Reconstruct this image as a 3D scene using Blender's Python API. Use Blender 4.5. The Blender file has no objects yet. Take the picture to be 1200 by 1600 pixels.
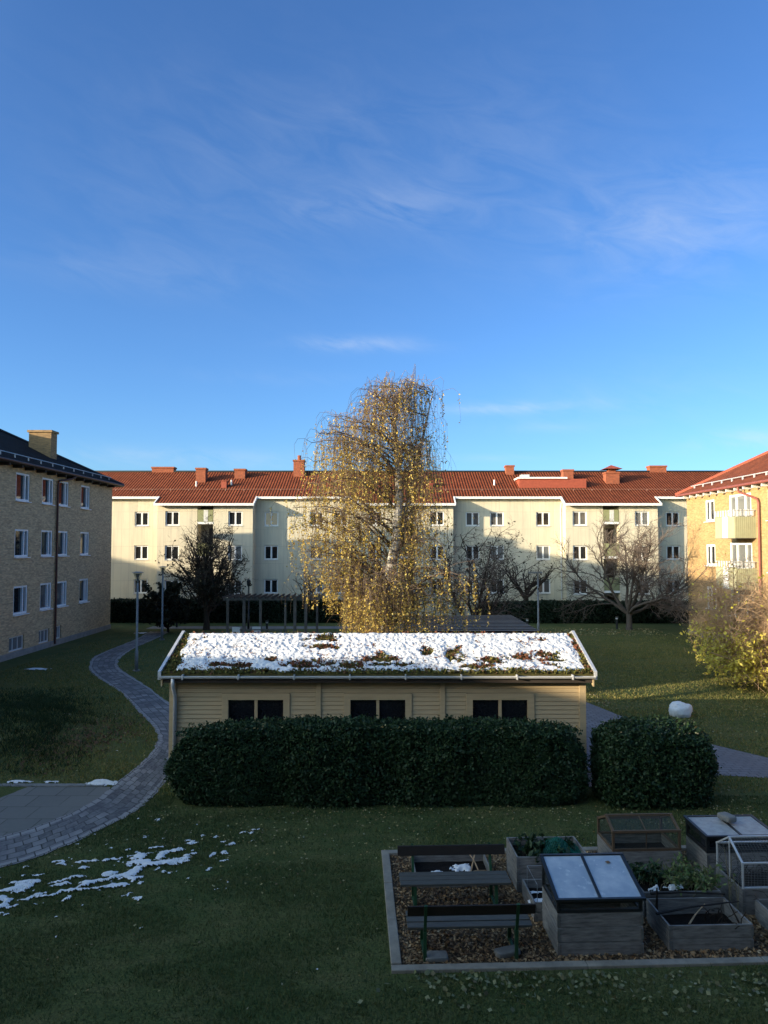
import bpy, math, random
import numpy as np
from mathutils import Vector, Matrix
R = math.radians
scene = bpy.context.scene
COL = scene.collection
FPX, HC = 1155.0, 5.6
TILT = math.atan(52 / 1155.0)
SUN_AZ, SUN_EL = R(64.0), R(10.9)          # travel azimuth from +Y towards +X

# ------------------------------------------------------------------ camera
cam = bpy.data.cameras.new('camera'); co = bpy.data.objects.new('camera', cam); COL.objects.link(co)
co.location = (0, 0, HC); co.rotation_euler = (R(90) + TILT, 0, 0)
cam.sensor_fit = 'HORIZONTAL'; cam.sensor_width = 36; cam.lens = 36 * FPX / 1200
cam.clip_start = 0.1; cam.clip_end = 2000
scene.camera = co

def ray(px, py):
    u = (px - 600) / FPX; v = (800 - py) / FPX
    return Vector((u, math.cos(TILT) - v * math.sin(TILT), math.sin(TILT) + v * math.cos(TILT)))
def at(px, py, z=0.0):
    d = ray(px, py); t = (z - HC) / d.z
    return (d.x * t, d.y * t, z)
def aty(px, py, Y):
    d = ray(px, py); t = Y / d.y
    return (d.x * t, Y, HC + d.z * t)

# ------------------------------------------------------------------ world
w = bpy.data.worlds.new('World'); scene.world = w; w.use_nodes = True
nt = w.node_tree; N = nt.nodes; L = nt.links
bg = N['Background']; bg.inputs['Strength'].default_value = 0.15
sky = N.new('ShaderNodeTexSky'); sky.sky_type = 'NISHITA'; sky.sun_disc = False
sky.sun_elevation = SUN_EL; sky.sun_rotation = math.pi + SUN_AZ
sky.altitude = 50; sky.air_density = 1.0; sky.dust_density = 0.35; sky.ozone_density = 2.2
def wm(op, a, b=None, c=None):
    n = N.new('ShaderNodeMath'); n.operation = op
    for i, x in enumerate((a, b, c)):
        if x is None: continue
        if isinstance(x, (int, float)): n.inputs[i].default_value = x
        else: L.new(x, n.inputs[i])
    return n.outputs[0]
tc = N.new('ShaderNodeTexCoord'); sp = N.new('ShaderNodeSeparateXYZ'); L.new(tc.outputs['Generated'], sp.inputs[0])
az = wm('ARCTAN2', sp.outputs['X'], sp.outputs['Y']); el = wm('ARCSINE', sp.outputs['Z'])
def sky_noise(sx, sy, tilt, det, off):
    cb = N.new('ShaderNodeCombineXYZ')
    L.new(wm('MULTIPLY_ADD', az, sx, off), cb.inputs[0])
    L.new(wm('MULTIPLY', wm('MULTIPLY_ADD', az, tilt, el), sy), cb.inputs[1])
    n = N.new('ShaderNodeTexNoise'); n.inputs['Scale'].default_value = 1; n.inputs['Detail'].default_value = det
    n.inputs['Roughness'].default_value = 0.6
    n.inputs['Distortion'].default_value = 0.7
    L.new(cb.outputs[0], n.inputs['Vector'])
    return n.outputs['Fac']
nz = sky_noise(9, 27, 0.22, 8, 3.1)
nzl = sky_noise(3, 7, 0.3, 4, 9.0)
tot = None
for (px, py, wx, wy, amp) in ((1075, 355, 150, 62, .8), (630, 322, 85, 22, .5), (505, 336, 60, 16, .45), (565, 538, 85, 10, 1.1), (800, 637, 105, 8, 1.1),
                              (1165, 690, 85, 12, 1.5), (290, 716, 190, 13, .9), (740, 716, 90, 5, .7), (790, 280, 190, 110, .2),
                              (230, 430, 170, 28, .3), (850, 668, 80, 7, .4), (600, 230, 330, 120, .08), (300, 330, 200, 60, .2), (420, 590, 120, 10, .2), (1000, 620, 200, 40, .25), (420, 200, 260, 60, .15)):
    d = ray(px, py).normalized(); a0 = math.atan2(d.x, d.y); e0 = math.asin(d.z)
    gx = wm('DIVIDE', wm('SUBTRACT', az, a0), wx / FPX); gy = wm('DIVIDE', wm('SUBTRACT', el, e0), wy / FPX)
    g = wm('EXPONENT', wm('MULTIPLY', wm('ADD', wm('MULTIPLY', gx, gx), wm('MULTIPLY', gy, gy)), -0.8))
    g = wm('MULTIPLY', g, amp)
    tot = g if tot is None else wm('ADD', tot, g)
cl = wm('MULTIPLY', tot, wm('MAXIMUM', wm('MULTIPLY', wm('SUBTRACT', nz, 0.36), 1.25), 0.0))
cl = wm('ADD', cl, wm('MULTIPLY', wm('MAXIMUM', wm('SUBTRACT', nzl, 0.5), 0), wm('MULTIPLY', nz, 0.10)))
cl = wm('MINIMUM', wm('MULTIPLY', cl, 0.66), 0.6)
# deep blue away from the sun; sunward sky boosted to fill the shade
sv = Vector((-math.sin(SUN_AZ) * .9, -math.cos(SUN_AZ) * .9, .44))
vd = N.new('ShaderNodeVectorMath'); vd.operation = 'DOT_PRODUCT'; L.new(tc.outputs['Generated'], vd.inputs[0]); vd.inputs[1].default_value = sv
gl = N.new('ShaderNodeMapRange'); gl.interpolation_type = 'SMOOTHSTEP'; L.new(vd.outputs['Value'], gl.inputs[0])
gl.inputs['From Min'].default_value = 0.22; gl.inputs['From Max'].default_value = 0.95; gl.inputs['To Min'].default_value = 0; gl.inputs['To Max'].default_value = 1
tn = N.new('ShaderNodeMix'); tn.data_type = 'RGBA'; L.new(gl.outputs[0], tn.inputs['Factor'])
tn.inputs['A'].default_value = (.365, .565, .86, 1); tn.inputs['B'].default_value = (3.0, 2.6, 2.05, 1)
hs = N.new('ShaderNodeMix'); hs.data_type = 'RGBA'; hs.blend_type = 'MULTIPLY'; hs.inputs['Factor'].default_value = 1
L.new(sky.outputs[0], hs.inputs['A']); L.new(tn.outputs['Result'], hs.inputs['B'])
mx = N.new('ShaderNodeMix'); mx.data_type = 'RGBA'
L.new(cl, mx.inputs['Factor']); L.new(hs.outputs['Result'], mx.inputs['A']); mx.inputs['B'].default_value = (2.6, 2.8, 3.05, 1)
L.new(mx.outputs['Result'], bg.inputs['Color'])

# ------------------------------------------------------------------ sun
sl = bpy.data.lights.new('sun', 'SUN'); sl.energy = 4.6; sl.angle = R(0.55); sl.color = (1.0, 0.83, 0.58)
so = bpy.data.objects.new('sun', sl); COL.objects.link(so); so.location = (-60, -30, 40)
so.rotation_euler = Vector((math.sin(SUN_AZ) * math.cos(SUN_EL), math.cos(SUN_AZ) * math.cos(SUN_EL), -math.sin(SUN_EL))).to_track_quat('-Z', 'Y').to_euler()
scene.view_settings.view_transform = 'Standard'; scene.view_settings.look = 'None'
scene.view_settings.gamma = 1; scene.view_settings.use_curve_mapping = False
scene.view_settings.exposure = 1.1

# ------------------------------------------------------------------ materials
MATS = {}
def base(name, rough=0.8, spec=0.3):
    m = bpy.data.materials.new(name); m.use_nodes = True
    b = m.node_tree.nodes['Principled BSDF']; b.inputs['Roughness'].default_value = rough
    b.inputs['Specular IOR Level'].default_value = spec
    MATS[name] = m
    return m, m.node_tree.nodes, m.node_tree.links, b
def tex(nd, lk, kind, src, scale=1, **kw):
    n = nd.new('ShaderNodeTex' + kind)
    if 'Scale' in n.inputs: n.inputs['Scale'].default_value = scale
    for k, v in kw.items(): n.inputs[k].default_value = v
    lk.new(src, n.inputs['Vector']); return n
def coord(nd, lk, which='UV', scale=(1, 1, 1), loc=(0, 0, 0)):
    t = nd.new('ShaderNodeTexCoord'); m = nd.new('ShaderNodeMapping')
    m.inputs['Scale'].default_value = scale; m.inputs['Location'].default_value = loc
    lk.new(t.outputs[which], m.inputs[0]); return m.outputs[0]
def ramp(nd, lk, src, stops):
    r = nd.new('ShaderNodeValToRGB'); e = r.color_ramp.elements
    while len(e) < len(stops): e.new(0.5)
    for x, (p, c) in zip(e, stops):
        x.position = p; x.color = (c, c, c, 1) if isinstance(c, (int, float)) else (*c, 1)
    lk.new(src, r.inputs[0]); return r.outputs[0]
def mix(nd, lk, fac, a, b, mode='MIX'):
    n = nd.new('ShaderNodeMix'); n.data_type = 'RGBA'; n.blend_type = mode
    for key, x in (('Factor', fac), ('A', a), ('B', b)):
        if isinstance(x, (int, float)): n.inputs[key].default_value = x
        elif isinstance(x, tuple): n.inputs[key].default_value = (*x, 1)
        else: lk.new(x, n.inputs[key])
    return n.outputs['Result']
def bump(nd, lk, b, h, strength=0.3, dist=0.02):
    n = nd.new('ShaderNodeBump'); n.inputs['Strength'].default_value = strength; n.inputs['Distance'].default_value = dist
    lk.new(h, n.inputs['Height']); lk.new(n.outputs[0], b.inputs['Normal'])
def plain(name, c1, c2=None, scale=4, rough=0.75, spec=0.3, bs=0.0, which='Object', stretch=(1, 1, 1), metal=0):
    m, nd, lk, b = base(name, rough, spec); b.inputs['Metallic'].default_value = metal
    c2 = c2 or tuple(x * 0.72 for x in c1)
    v = coord(nd, lk, which, stretch)
    n = tex(nd, lk, 'Noise', v, scale, Detail=8, Roughness=0.65)
    lk.new(mix(nd, lk, ramp(nd, lk, n.outputs['Fac'], [(0.32, 0.0), (0.68, 1.0)]), c1, c2), b.inputs['Base Color'])
    if bs: bump(nd, lk, b, n.outputs['Fac'], bs)
    return m
def leafy(name, cols, rough=0.6, trans=0.25):
    m, nd, lk, b = base(name, rough, 0.25)
    g = nd.new('ShaderNodeNewGeometry'); k = len(cols)
    c = ramp(nd, lk, g.outputs['Random Per Island'], [(i / max(1, k - 1), x) for i, x in enumerate(cols)])
    lk.new(c, b.inputs['Base Color'])
    if trans:
        t = nd.new('ShaderNodeBsdfTranslucent'); lk.new(c, t.inputs[0])
        ms = nd.new('ShaderNodeMixShader'); ms.inputs[0].default_value = trans
        lk.new(b.outputs[0], ms.inputs[1]); lk.new(t.outputs[0], ms.inputs[2])
        lk.new(ms.outputs[0], nd['Material Output'].inputs[0])
    return m
def brick_mat(name, c1, c2, mortar, dark):
    m, nd, lk, b = base(name, 0.9, 0.15); v = coord(nd, lk, 'UV')
    t = nd.new('ShaderNodeTexBrick'); lk.new(v, t.inputs['Vector'])
    t.inputs['Scale'].default_value = 1; t.inputs['Brick Width'].default_value = 0.25; t.inputs['Row Height'].default_value = 0.077
    t.inputs['Mortar Size'].default_value = 0.007; t.inputs['Mortar Smooth'].default_value = 0.3; t.inputs['Bias'].default_value = 0
    t.inputs['Color1'].default_value = (*c1, 1); t.inputs['Color2'].default_value = (*c2, 1); t.inputs['Mortar'].default_value = (*mortar, 1)
    n = tex(nd, lk, 'Noise', coord(nd, lk, 'UV', (1.2, 5, 1)), 1.0, Detail=6, Roughness=0.7)
    n2 = tex(nd, lk, 'Noise', coord(nd, lk, 'UV', (4, 13, 1)), 1.0, Detail=1)
    c = mix(nd, lk, ramp(nd, lk, n.outputs['Fac'], [(0.38, 0.0), (0.75, 0.4)]), t.outputs['Color'], dark)
    c = mix(nd, lk, ramp(nd, lk, n2.outputs['Fac'], [(0.5, 0.0), (0.72, 0.6)]), c, tuple(min(1, x * 1.25) for x in c1))
    lk.new(c, b.inputs['Base Color']); bump(nd, lk, b, t.outputs['Fac'], -0.5, 0.01)
    return m
brick_mat('tan_brick', (.60, .425, .235), (.36, .255, .14), (.44, .36, .25), (.19, .14, .09))  # lifted and warmed in place of bounce from the sunlit block opposite
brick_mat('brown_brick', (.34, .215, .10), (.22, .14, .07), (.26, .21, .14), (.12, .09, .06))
brick_mat('yellow_brick', (.46, .295, .135), (.32, .20, .09), (.40, .295, .175), (.24, .15, .07))
brick_mat('red_brick', (.30, .09, .045), (.22, .065, .035), (.25, .14, .10), (.16, .05, .03))
def panel_mat():
    m, nd, lk, b = base('cream_panels', 0.85, 0.2); v = coord(nd, lk, 'UV')
    t = nd.new('ShaderNodeTexBrick'); lk.new(v, t.inputs['Vector']); t.offset = 0
    for k, x in (('Scale', 1), ('Brick Width', 0.62), ('Row Height', 1.38), ('Mortar Size', 0.012), ('Mortar Smooth', 0.4), ('Bias', 0)): t.inputs[k].default_value = x
    t.inputs['Color1'].default_value = (.64, .58, .435, 1); t.inputs['Color2'].default_value = (.585, .54, .41, 1); t.inputs['Mortar'].default_value = (.44, .40, .31, 1)
    st = tex(nd, lk, 'Noise', coord(nd, lk, 'UV', (2.2, .16, 1)), 1.0, Detail=7, Roughness=0.7)
    bl = tex(nd, lk, 'Noise', coord(nd, lk, 'UV', (.45, .35, 1)), 1.0, Detail=6, Roughness=0.6)
    c = mix(nd, lk, ramp(nd, lk, st.outputs['Fac'], [(0.48, 0.0), (0.75, 0.7)]), t.outputs['Color'], (.36, .33, .26))
    c = mix(nd, lk, ramp(nd, lk, bl.outputs['Fac'], [(0.42, 0.0), (0.72, 0.45)]), c, (.48, .44, .34))
    lk.new(c, b.inputs['Base Color']); return m
panel_mat()
def tile_mat(name, c1, c2, axis, pitch=0.23):
    m, nd, lk, b = base(name, 0.9, 0.06)
    v = coord(nd, lk, 'UV')
    s = nd.new('ShaderNodeSeparateXYZ'); lk.new(v, s.inputs[0])
    def mm(op, a, k):
        n = nd.new('ShaderNodeMath'); n.operation = op; lk.new(a, n.inputs[0])
        if isinstance(k, (int, float)): n.inputs[1].default_value = k
        else: lk.new(k, n.inputs[1])
        return n.outputs[0]
    along = s.outputs['X'] if axis == 'x' else s.outputs['Y']
    across = s.outputs['Y'] if axis == 'x' else s.outputs['X']
    f = mm('FRACT', mm('DIVIDE', along, pitch), 0); w_ = mm('SINE', mm('MULTIPLY', f, math.pi), 0)
    g = mm('FRACT', mm('DIVIDE', across, 0.33), 0)
    h = mm('ADD', w_, mm('MULTIPLY', g, 0.35))
    n = tex(nd, lk, 'Noise', v, 1.1, Detail=8, Roughness=0.7)
    n3 = tex(nd, lk, 'Noise', coord(nd, lk, 'UV', (4.3, 3, 1)), 1.0, Detail=2)
    c = mix(nd, lk, ramp(nd, lk, n.outputs['Fac'], [(0.35, 0.0), (0.65, 1.0)]), c1, c2)
    c = mix(nd, lk, ramp(nd, lk, n3.outputs['Fac'], [(0.4, 0.0), (0.7, 0.5)]), c, tuple(x * 0.6 for x in c2))
    groove = ramp(nd, lk, w_, [(0.0, 0.8), (0.45, 0.0)])
    c = mix(nd, lk, groove, c, tuple(x * 0.35 for x in c2))
    lk.new(c, b.inputs['Base Color']); bump(nd, lk, b, h, 0.9, 0.05); return m
tile_mat('red_tiles', (.225, .064, .031), (.135, .039, .021), 'x')
tile_mat('red_tiles_side', (.235, .072, .040), (.155, .050, .030), 'y', 0.21)
tile_mat('black_tiles', (.022, .023, .026), (.013, .013, .015), 'y')
plain('white_paint', (.78, .78, .76), (.70, .70, .68), 6, 0.5)
plain('white_wood', (.62, .62, .60), (.52, .52, .50), 6, 0.6)
plain('plinth', (.30, .28, .25), (.20, .19, .17), 3, 0.9, bs=0.2)
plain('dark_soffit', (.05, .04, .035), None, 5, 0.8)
plain('brown_wood', (.055, .035, .025), (.03, .02, .015), 7, 0.7)
plain('grey_metal', (.34, .35, .36), (.24, .25, .26), 8, 0.45, 0.5, metal=0.4)
plain('pale_metal', (.62, .63, .64), (.50, .51, .52), 8, 0.35, 0.5, metal=0.3)
plain('post_metal', (.16, .18, .19), (.11, .12, .13), 8, 0.5, 0.5)
plain('black_metal', (.018, .02, .022), (.012, .013, .014), 8, 0.45, 0.4)
plain('red_pipe', (.26, .08, .06), (.20, .065, .05), 5, 0.5)
plain('brown_pipe', (.09, .035, .028), (.06, .025, .02), 5, 0.5)
plain('red_sheet', (.33, .08, .045), (.25, .06, .035), 5, 0.6)
plain('green_panel', (.26, .27, .14), (.22, .23, .12), 3, 0.6)
plain('balcony_panel', (.40, .39, .25), (.34, .33, .21), 3, 0.6)
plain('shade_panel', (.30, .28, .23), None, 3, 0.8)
plain('basement_grey', (.22, .215, .20), (.17, .165, .15), 6, 0.7)
plain('shed_paint', (.45, .345, .205), (.37, .285, .17), 3, 0.65, bs=0.05, stretch=(.6, 1, 6))
plain('frosted', (.55, .57, .60), (.45, .47, .5), 6, 0.3)
plain('snow', (.72, .72, .72), (.60, .60, .60), 16, 0.85, 0.15, bs=0.4)
plain('ice', (.80, .83, .86), (.60, .65, .70), 14, 0.6, 0.3, bs=0.6)
plain('moss', (.085, .075, .02), (.045, .038, .015), 9, 0.95, 0.1, bs=0.7)
leafy('moss_tufts', [(.10, .10, .02), (.14, .12, .03), (.06, .07, .02), (.12, .055, .03)], 0.9, 0.1)
leafy('sedum', [(.13, .045, .025), (.18, .07, .04), (.10, .06, .03)], 0.9, 0.1)
plain('collar_wood', (.245, .235, .22), (.095, .092, .09), 4, 0.85, 0.15, bs=0.35, stretch=(1, 1, 7))
plain('border_wood', (.28, .255, .21), (.17, .155, .13), 4, 0.9, 0.15, bs=0.3, stretch=(1, 1, 1))
plain('frame_wood', (.12, .078, .045), (.08, .052, .032), 6, 0.7, bs=0.1)
plain('bench_wood', (.085, .085, .075), (.05, .05, .045), 6, 0.7, bs=0.15, stretch=(1, 8, 8))
plain('bench_dark', (.022, .016, .013), (.014, .011, .009), 6, 0.7, bs=0.1, stretch=(1, 8, 8))
plain('bench_green', (.022, .075, .035), (.015, .05, .025), 6, 0.5)
plain('soil', (.014, .011, .009), (.008, .006, .005), 12, 0.95, 0.1, bs=0.8)
plain('stone', (.20, .20, .19), (.13, .13, .125), 8, 0.9, bs=0.4)
plain('hinge', (.25, .25, .25), None, 10, 0.4, metal=0.6)
plain('bark', (.055, .042, .032), (.03, .023, .018), 12, 0.95, 0.1, bs=0.6, stretch=(1, 1, .3))
plain('bark_grey', (.12, .10, .085), (.07, .058, .05), 9, 0.95, 0.1, bs=0.4)
plain('twigs_grey', (.15, .12, .10), (.09, .07, .06), 9, 0.9, 0.1)
plain('twigs', (.085, .062, .045), (.05, .037, .028), 9, 0.9, 0.1)
plain('twigs_dark', (.035, .027, .022), (.02, .016, .013), 9, 0.9, 0.1)
plain('twigs_tan', (.46, .32, .19), (.32, .21, .125), 9, 0.9, 0.1)
plain('birch_twigs', (.21, .155, .115), (.11, .075, .055), 9, 0.9, 0.1)
plain('birch_limbs', (.12, .09, .07), (.045, .034, .028), 5, 0.9, 0.1)
def birch_mat():
    m, nd, lk, b = base('birch_bark', 0.8, 0.2)
    n = tex(nd, lk, 'Noise', coord(nd, lk, 'Object', (1.5, 1.5, 7)), 1.6, Detail=6, Roughness=0.7)
    lk.new(mix(nd, lk, ramp(nd, lk, n.outputs['Fac'], [(0.48, 0.0), (0.60, 1.0)]), (.52, .49, .44), (.06, .05, .04)), b.inputs['Base Color'])
birch_mat()
leafy('birch_leaves', [(.48, .32, .06), (.66, .50, .11), (.36, .22, .06), (.74, .60, .19), (.30, .26, .07), (.58, .41, .08)], 0.5, 0.35)
leafy('yellow_leaves', [(.68, .58, .09), (.56, .50, .08), (.72, .64, .14), (.46, .38, .07)], 0.5, 0.35)
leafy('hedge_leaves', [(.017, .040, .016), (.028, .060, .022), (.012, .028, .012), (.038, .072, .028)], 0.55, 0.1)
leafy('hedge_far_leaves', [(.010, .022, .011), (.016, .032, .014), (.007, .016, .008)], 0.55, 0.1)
leafy('dark_leaves', [(.022, .024, .012), (.035, .032, .016), (.014, .016, .009), (.05, .038, .018)], 0.6, 0.15)
leafy('fallen', [(.30, .26, .11), (.22, .15, .06), (.36, .33, .17), (.14, .09, .045), (.30, .31, .20)], 0.7, 0.1)
leafy('fallen_brown', [(.12, .07, .04), (.17, .10, .055), (.08, .05, .03)], 0.8, 0.1)
leafy('pale_leaves', [(.16, .18, .09), (.22, .22, .12), (.10, .12, .05), (.13, .11, .06)], 0.6, 0.1)
leafy('chips', [(.22, .13, .065), (.32, .21, .11), (.10, .06, .035), (.16, .10, .055), (.42, .31, .18)], 0.85, 0.0)
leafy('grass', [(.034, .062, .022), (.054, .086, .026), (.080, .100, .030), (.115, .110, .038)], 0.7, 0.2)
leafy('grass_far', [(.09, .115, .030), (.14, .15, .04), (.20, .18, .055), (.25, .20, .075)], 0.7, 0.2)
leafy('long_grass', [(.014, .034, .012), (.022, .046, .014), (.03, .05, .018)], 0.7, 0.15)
leafy('herb', [(.10, .16, .05), (.07, .13, .04), (.16, .20, .08), (.12, .12, .05)], 0.6, 0.25)
leafy('stalks', [(.12, .11, .07), (.16, .15, .10), (.09, .08, .05)], 0.8, 0.1)
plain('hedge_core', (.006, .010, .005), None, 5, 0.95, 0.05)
plain('green_net', (.01, .16, .11), (.008, .10, .08), 14, 0.6)
def glass_mat(name, col, rough=0.04, spec=0.7):
    m, nd, lk, b = base(name, rough, spec)
    v = coord(nd, lk, 'Object'); n = tex(nd, lk, 'Noise', v, 0.7, Detail=2)
    lk.new(mix(nd, lk, n.outputs['Fac'], col, tuple(x * 0.5 for x in col)), b.inputs['Base Color']); b.inputs['IOR'].default_value = 1.5
glass_mat('dark_glass', (.018, .021, .024))
glass_mat('curtain_glass', (.13, .125, .12)); glass_mat('pale_glass', (.20, .21, .21))
glass_mat('lit_glass', (.30, .32, .28))
glass_mat('shed_glass', (.012, .014, .018), 0.03, 0.8)
def lid_mat():
    m, nd, lk, b = base('misted_lid', 0.16, 0.9)
    n = tex(nd, lk, 'Noise', coord(nd, lk, 'Object'), 2.6, Detail=5, Roughness=0.6)
    c = mix(nd, lk, ramp(nd, lk, n.outputs['Fac'], [(0.4, 0.0), (0.7, 1.0)]), (.28, .34, .40), (.44, .48, .52))
    n2 = tex(nd, lk, 'Noise', coord(nd, lk, 'Object'), 9, Detail=3); c = mix(nd, lk, ramp(nd, lk, n2.outputs['Fac'], [(0.62, 0.0), (0.74, 0.5)]), c, (.70, .72, .74)); lk.new(c, b.inputs['Base Color'])
lid_mat()
def clear_mat():
    m, nd, lk, b = base('clear_pane', 0.05, 0.5)
    t = nd.new('ShaderNodeBsdfTransparent'); t.inputs[0].default_value = (.82, .86, .84, 1)
    ms = nd.new('ShaderNodeMixShader'); ms.inputs[0].default_value = 0.2
    b.inputs['Base Color'].default_value = (.10, .11, .11, 1)
    lk.new(t.outputs[0], ms.inputs[1]); lk.new(b.outputs[0], ms.inputs[2]); lk.new(ms.outputs[0], nd['Material Output'].inputs[0])
clear_mat()
def lawn_mat():
    m, nd, lk, b = base('lawn', 0.95, 0.1); v = coord(nd, lk, 'Object')
    n1 = tex(nd, lk, 'Noise', v, 0.35, Detail=8, Roughness=0.6); n2 = tex(nd, lk, 'Noise', v, 28, Detail=4, Roughness=0.7)
    n3 = tex(nd, lk, 'Noise', coord(nd, lk, 'Object', (1.1, 3.2, 1)), 1.0, Detail=6, Roughness=0.65)
    c = mix(nd, lk, ramp(nd, lk, n1.outputs['Fac'], [(0.35, 0.0), (0.68, 1.0)]), (.060, .092, .028), (.125, .130, .044))
    c = mix(nd, lk, ramp(nd, lk, n3.outputs['Fac'], [(0.45, 0.0), (0.75, 0.55)]), c, (.19, .15, .065))
    c = mix(nd, lk, ramp(nd, lk, n2.outputs['Fac'], [(0.35, 0.75), (0.6, 0.0)]), c, (.022, .034, .015))
    lk.new(c, b.inputs['Base Color']); bump(nd, lk, b, n2.outputs['Fac'], 0.7, 0.04)
lawn_mat()
def paver_mat(name, along, wx, wy, light, dark, joint, patch, edge=True):
    m, nd, lk, b = base(name, 0.8, 0.25); v = coord(nd, lk, 'UV')
    t = nd.new('ShaderNodeTexBrick'); lk.new(v, t.inputs['Vector'])
    for k, x in (('Scale', 1), ('Brick Width', wx), ('Row Height', wy), ('Mortar Size', 0.014), ('Mortar Smooth', 0.2), ('Bias', -0.1)): t.inputs[k].default_value = x
    t.inputs['Color1'].default_value = (*dark, 1); t.inputs['Color2'].default_value = (*light, 1); t.inputs['Mortar'].default_value = (*joint, 1)
    n = tex(nd, lk, 'Noise', coord(nd, lk, 'UV', (.5, .35, 1)), 1.4, Detail=5, Roughness=0.6)
    c = mix(nd, lk, ramp(nd, lk, n.outputs['Fac'], [(0.42, 0.0), (0.6, 0.75)]), t.outputs['Color'], patch)
    n2 = tex(nd, lk, 'Noise', v, 9, Detail=5); c = mix(nd, lk, ramp(nd, lk, n2.outputs['Fac'], [(0.4, 0.0), (0.75, 0.35)]), c, light)
    if edge:
        a = nd.new('ShaderNodeAttribute'); a.attribute_name = 'edge'
        c = mix(nd, lk, ramp(nd, lk, a.outputs['Fac'], [(0.80, 0.0), (0.86, 0.7)]), c, mix(nd, lk, t.outputs['Fac'], light, joint))
    lk.new(c, b.inputs['Base Color']); bump(nd, lk, b, t.outputs['Fac'], -0.6, 0.015)
paver_mat('pavers', 'v', .30, .24, (.27, .26, .26), (.075, .075, .08), (.022, .022, .020), (.060, .060, .072))
paver_mat('pavers_right', 'v', .26, .18, (.22, .215, .23), (.14, .14, .15), (.04, .04, .035), (.12, .12, .13), False)
paver_mat('slabs', 'v', .70, .70, (.16, .155, .145), (.13, .128, .12), (.06, .06, .05), (.145, .14, .13), False)
plain('tile_rail', (.30, .17, .13), None, 5, 0.6)
plain('pergola_wood', (.135, .125, .11), (.085, .078, .07), 5, 0.85, 0.15, bs=0.2)
plain('shelter_wood', (.21, .185, .16), (.14, .12, .105), 5, 0.8, bs=0.1)
plain('frosted_lid', (.40, .39, .37), (.24, .24, .235), 9, 0.5, 0.4, bs=0.4)
plain('kerb', (.22, .22, .21), (.13, .13, .125), 6, 0.85)
plain('chip_ground', (.10, .07, .045), (.05, .036, .025), 25, 0.95, 0.1, bs=0.9)

# ------------------------------------------------------------------ mesh helpers
def tag(o, label=None, cat=None, group=None, kind=None):
    for k, x in (('label', label), ('category', cat), ('group', group), ('kind', kind)):
        if x: o[k] = x
    return o
def empty(name, loc, label=None, cat=None, group=None, rz=0.0):
    o = bpy.data.objects.new(name, None); COL.objects.link(o); o.location = loc; o.rotation_euler = (0, 0, rz)
    o.empty_display_size = 0.3
    bpy.context.view_layer.update()
    return tag(o, label, cat, group)
def link_mesh(name, me, parent=None):
    o = bpy.data.objects.new(name, me); COL.objects.link(o)
    if parent: o.parent = parent
    return o
def npmesh(name, V, F, mats, parent=None, midx=None, smooth=False, world=True, uv=False):
    V = np.asarray(V, dtype=np.float64).reshape(-1, 3)
    if parent is not None and world:
        V = V - np.array(parent.location)
    F = np.asarray(F, dtype=np.int32); k = F.shape[1]
    me = bpy.data.meshes.new(name)
    me.vertices.add(len(V)); me.vertices.foreach_set('co', V.astype(np.float32).ravel())
    me.loops.add(F.size); me.loops.foreach_set('vertex_index', F.ravel())
    me.polygons.add(len(F)); me.polygons.foreach_set('loop_start', np.arange(0, F.size, k, dtype=np.int32))
    me.polygons.foreach_set('loop_total', np.full(len(F), k, dtype=np.int32))
    for m in (mats if isinstance(mats, (list, tuple)) else [mats]): me.materials.append(MATS[m])
    if midx is not None: me.polygons.foreach_set('material_index', np.asarray(midx, dtype=np.int32))
    me.update(calc_edges=True)
    me.polygons.foreach_set('use_smooth', np.full(len(F), smooth, dtype=bool))
    return link_mesh(name, me, parent)

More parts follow.
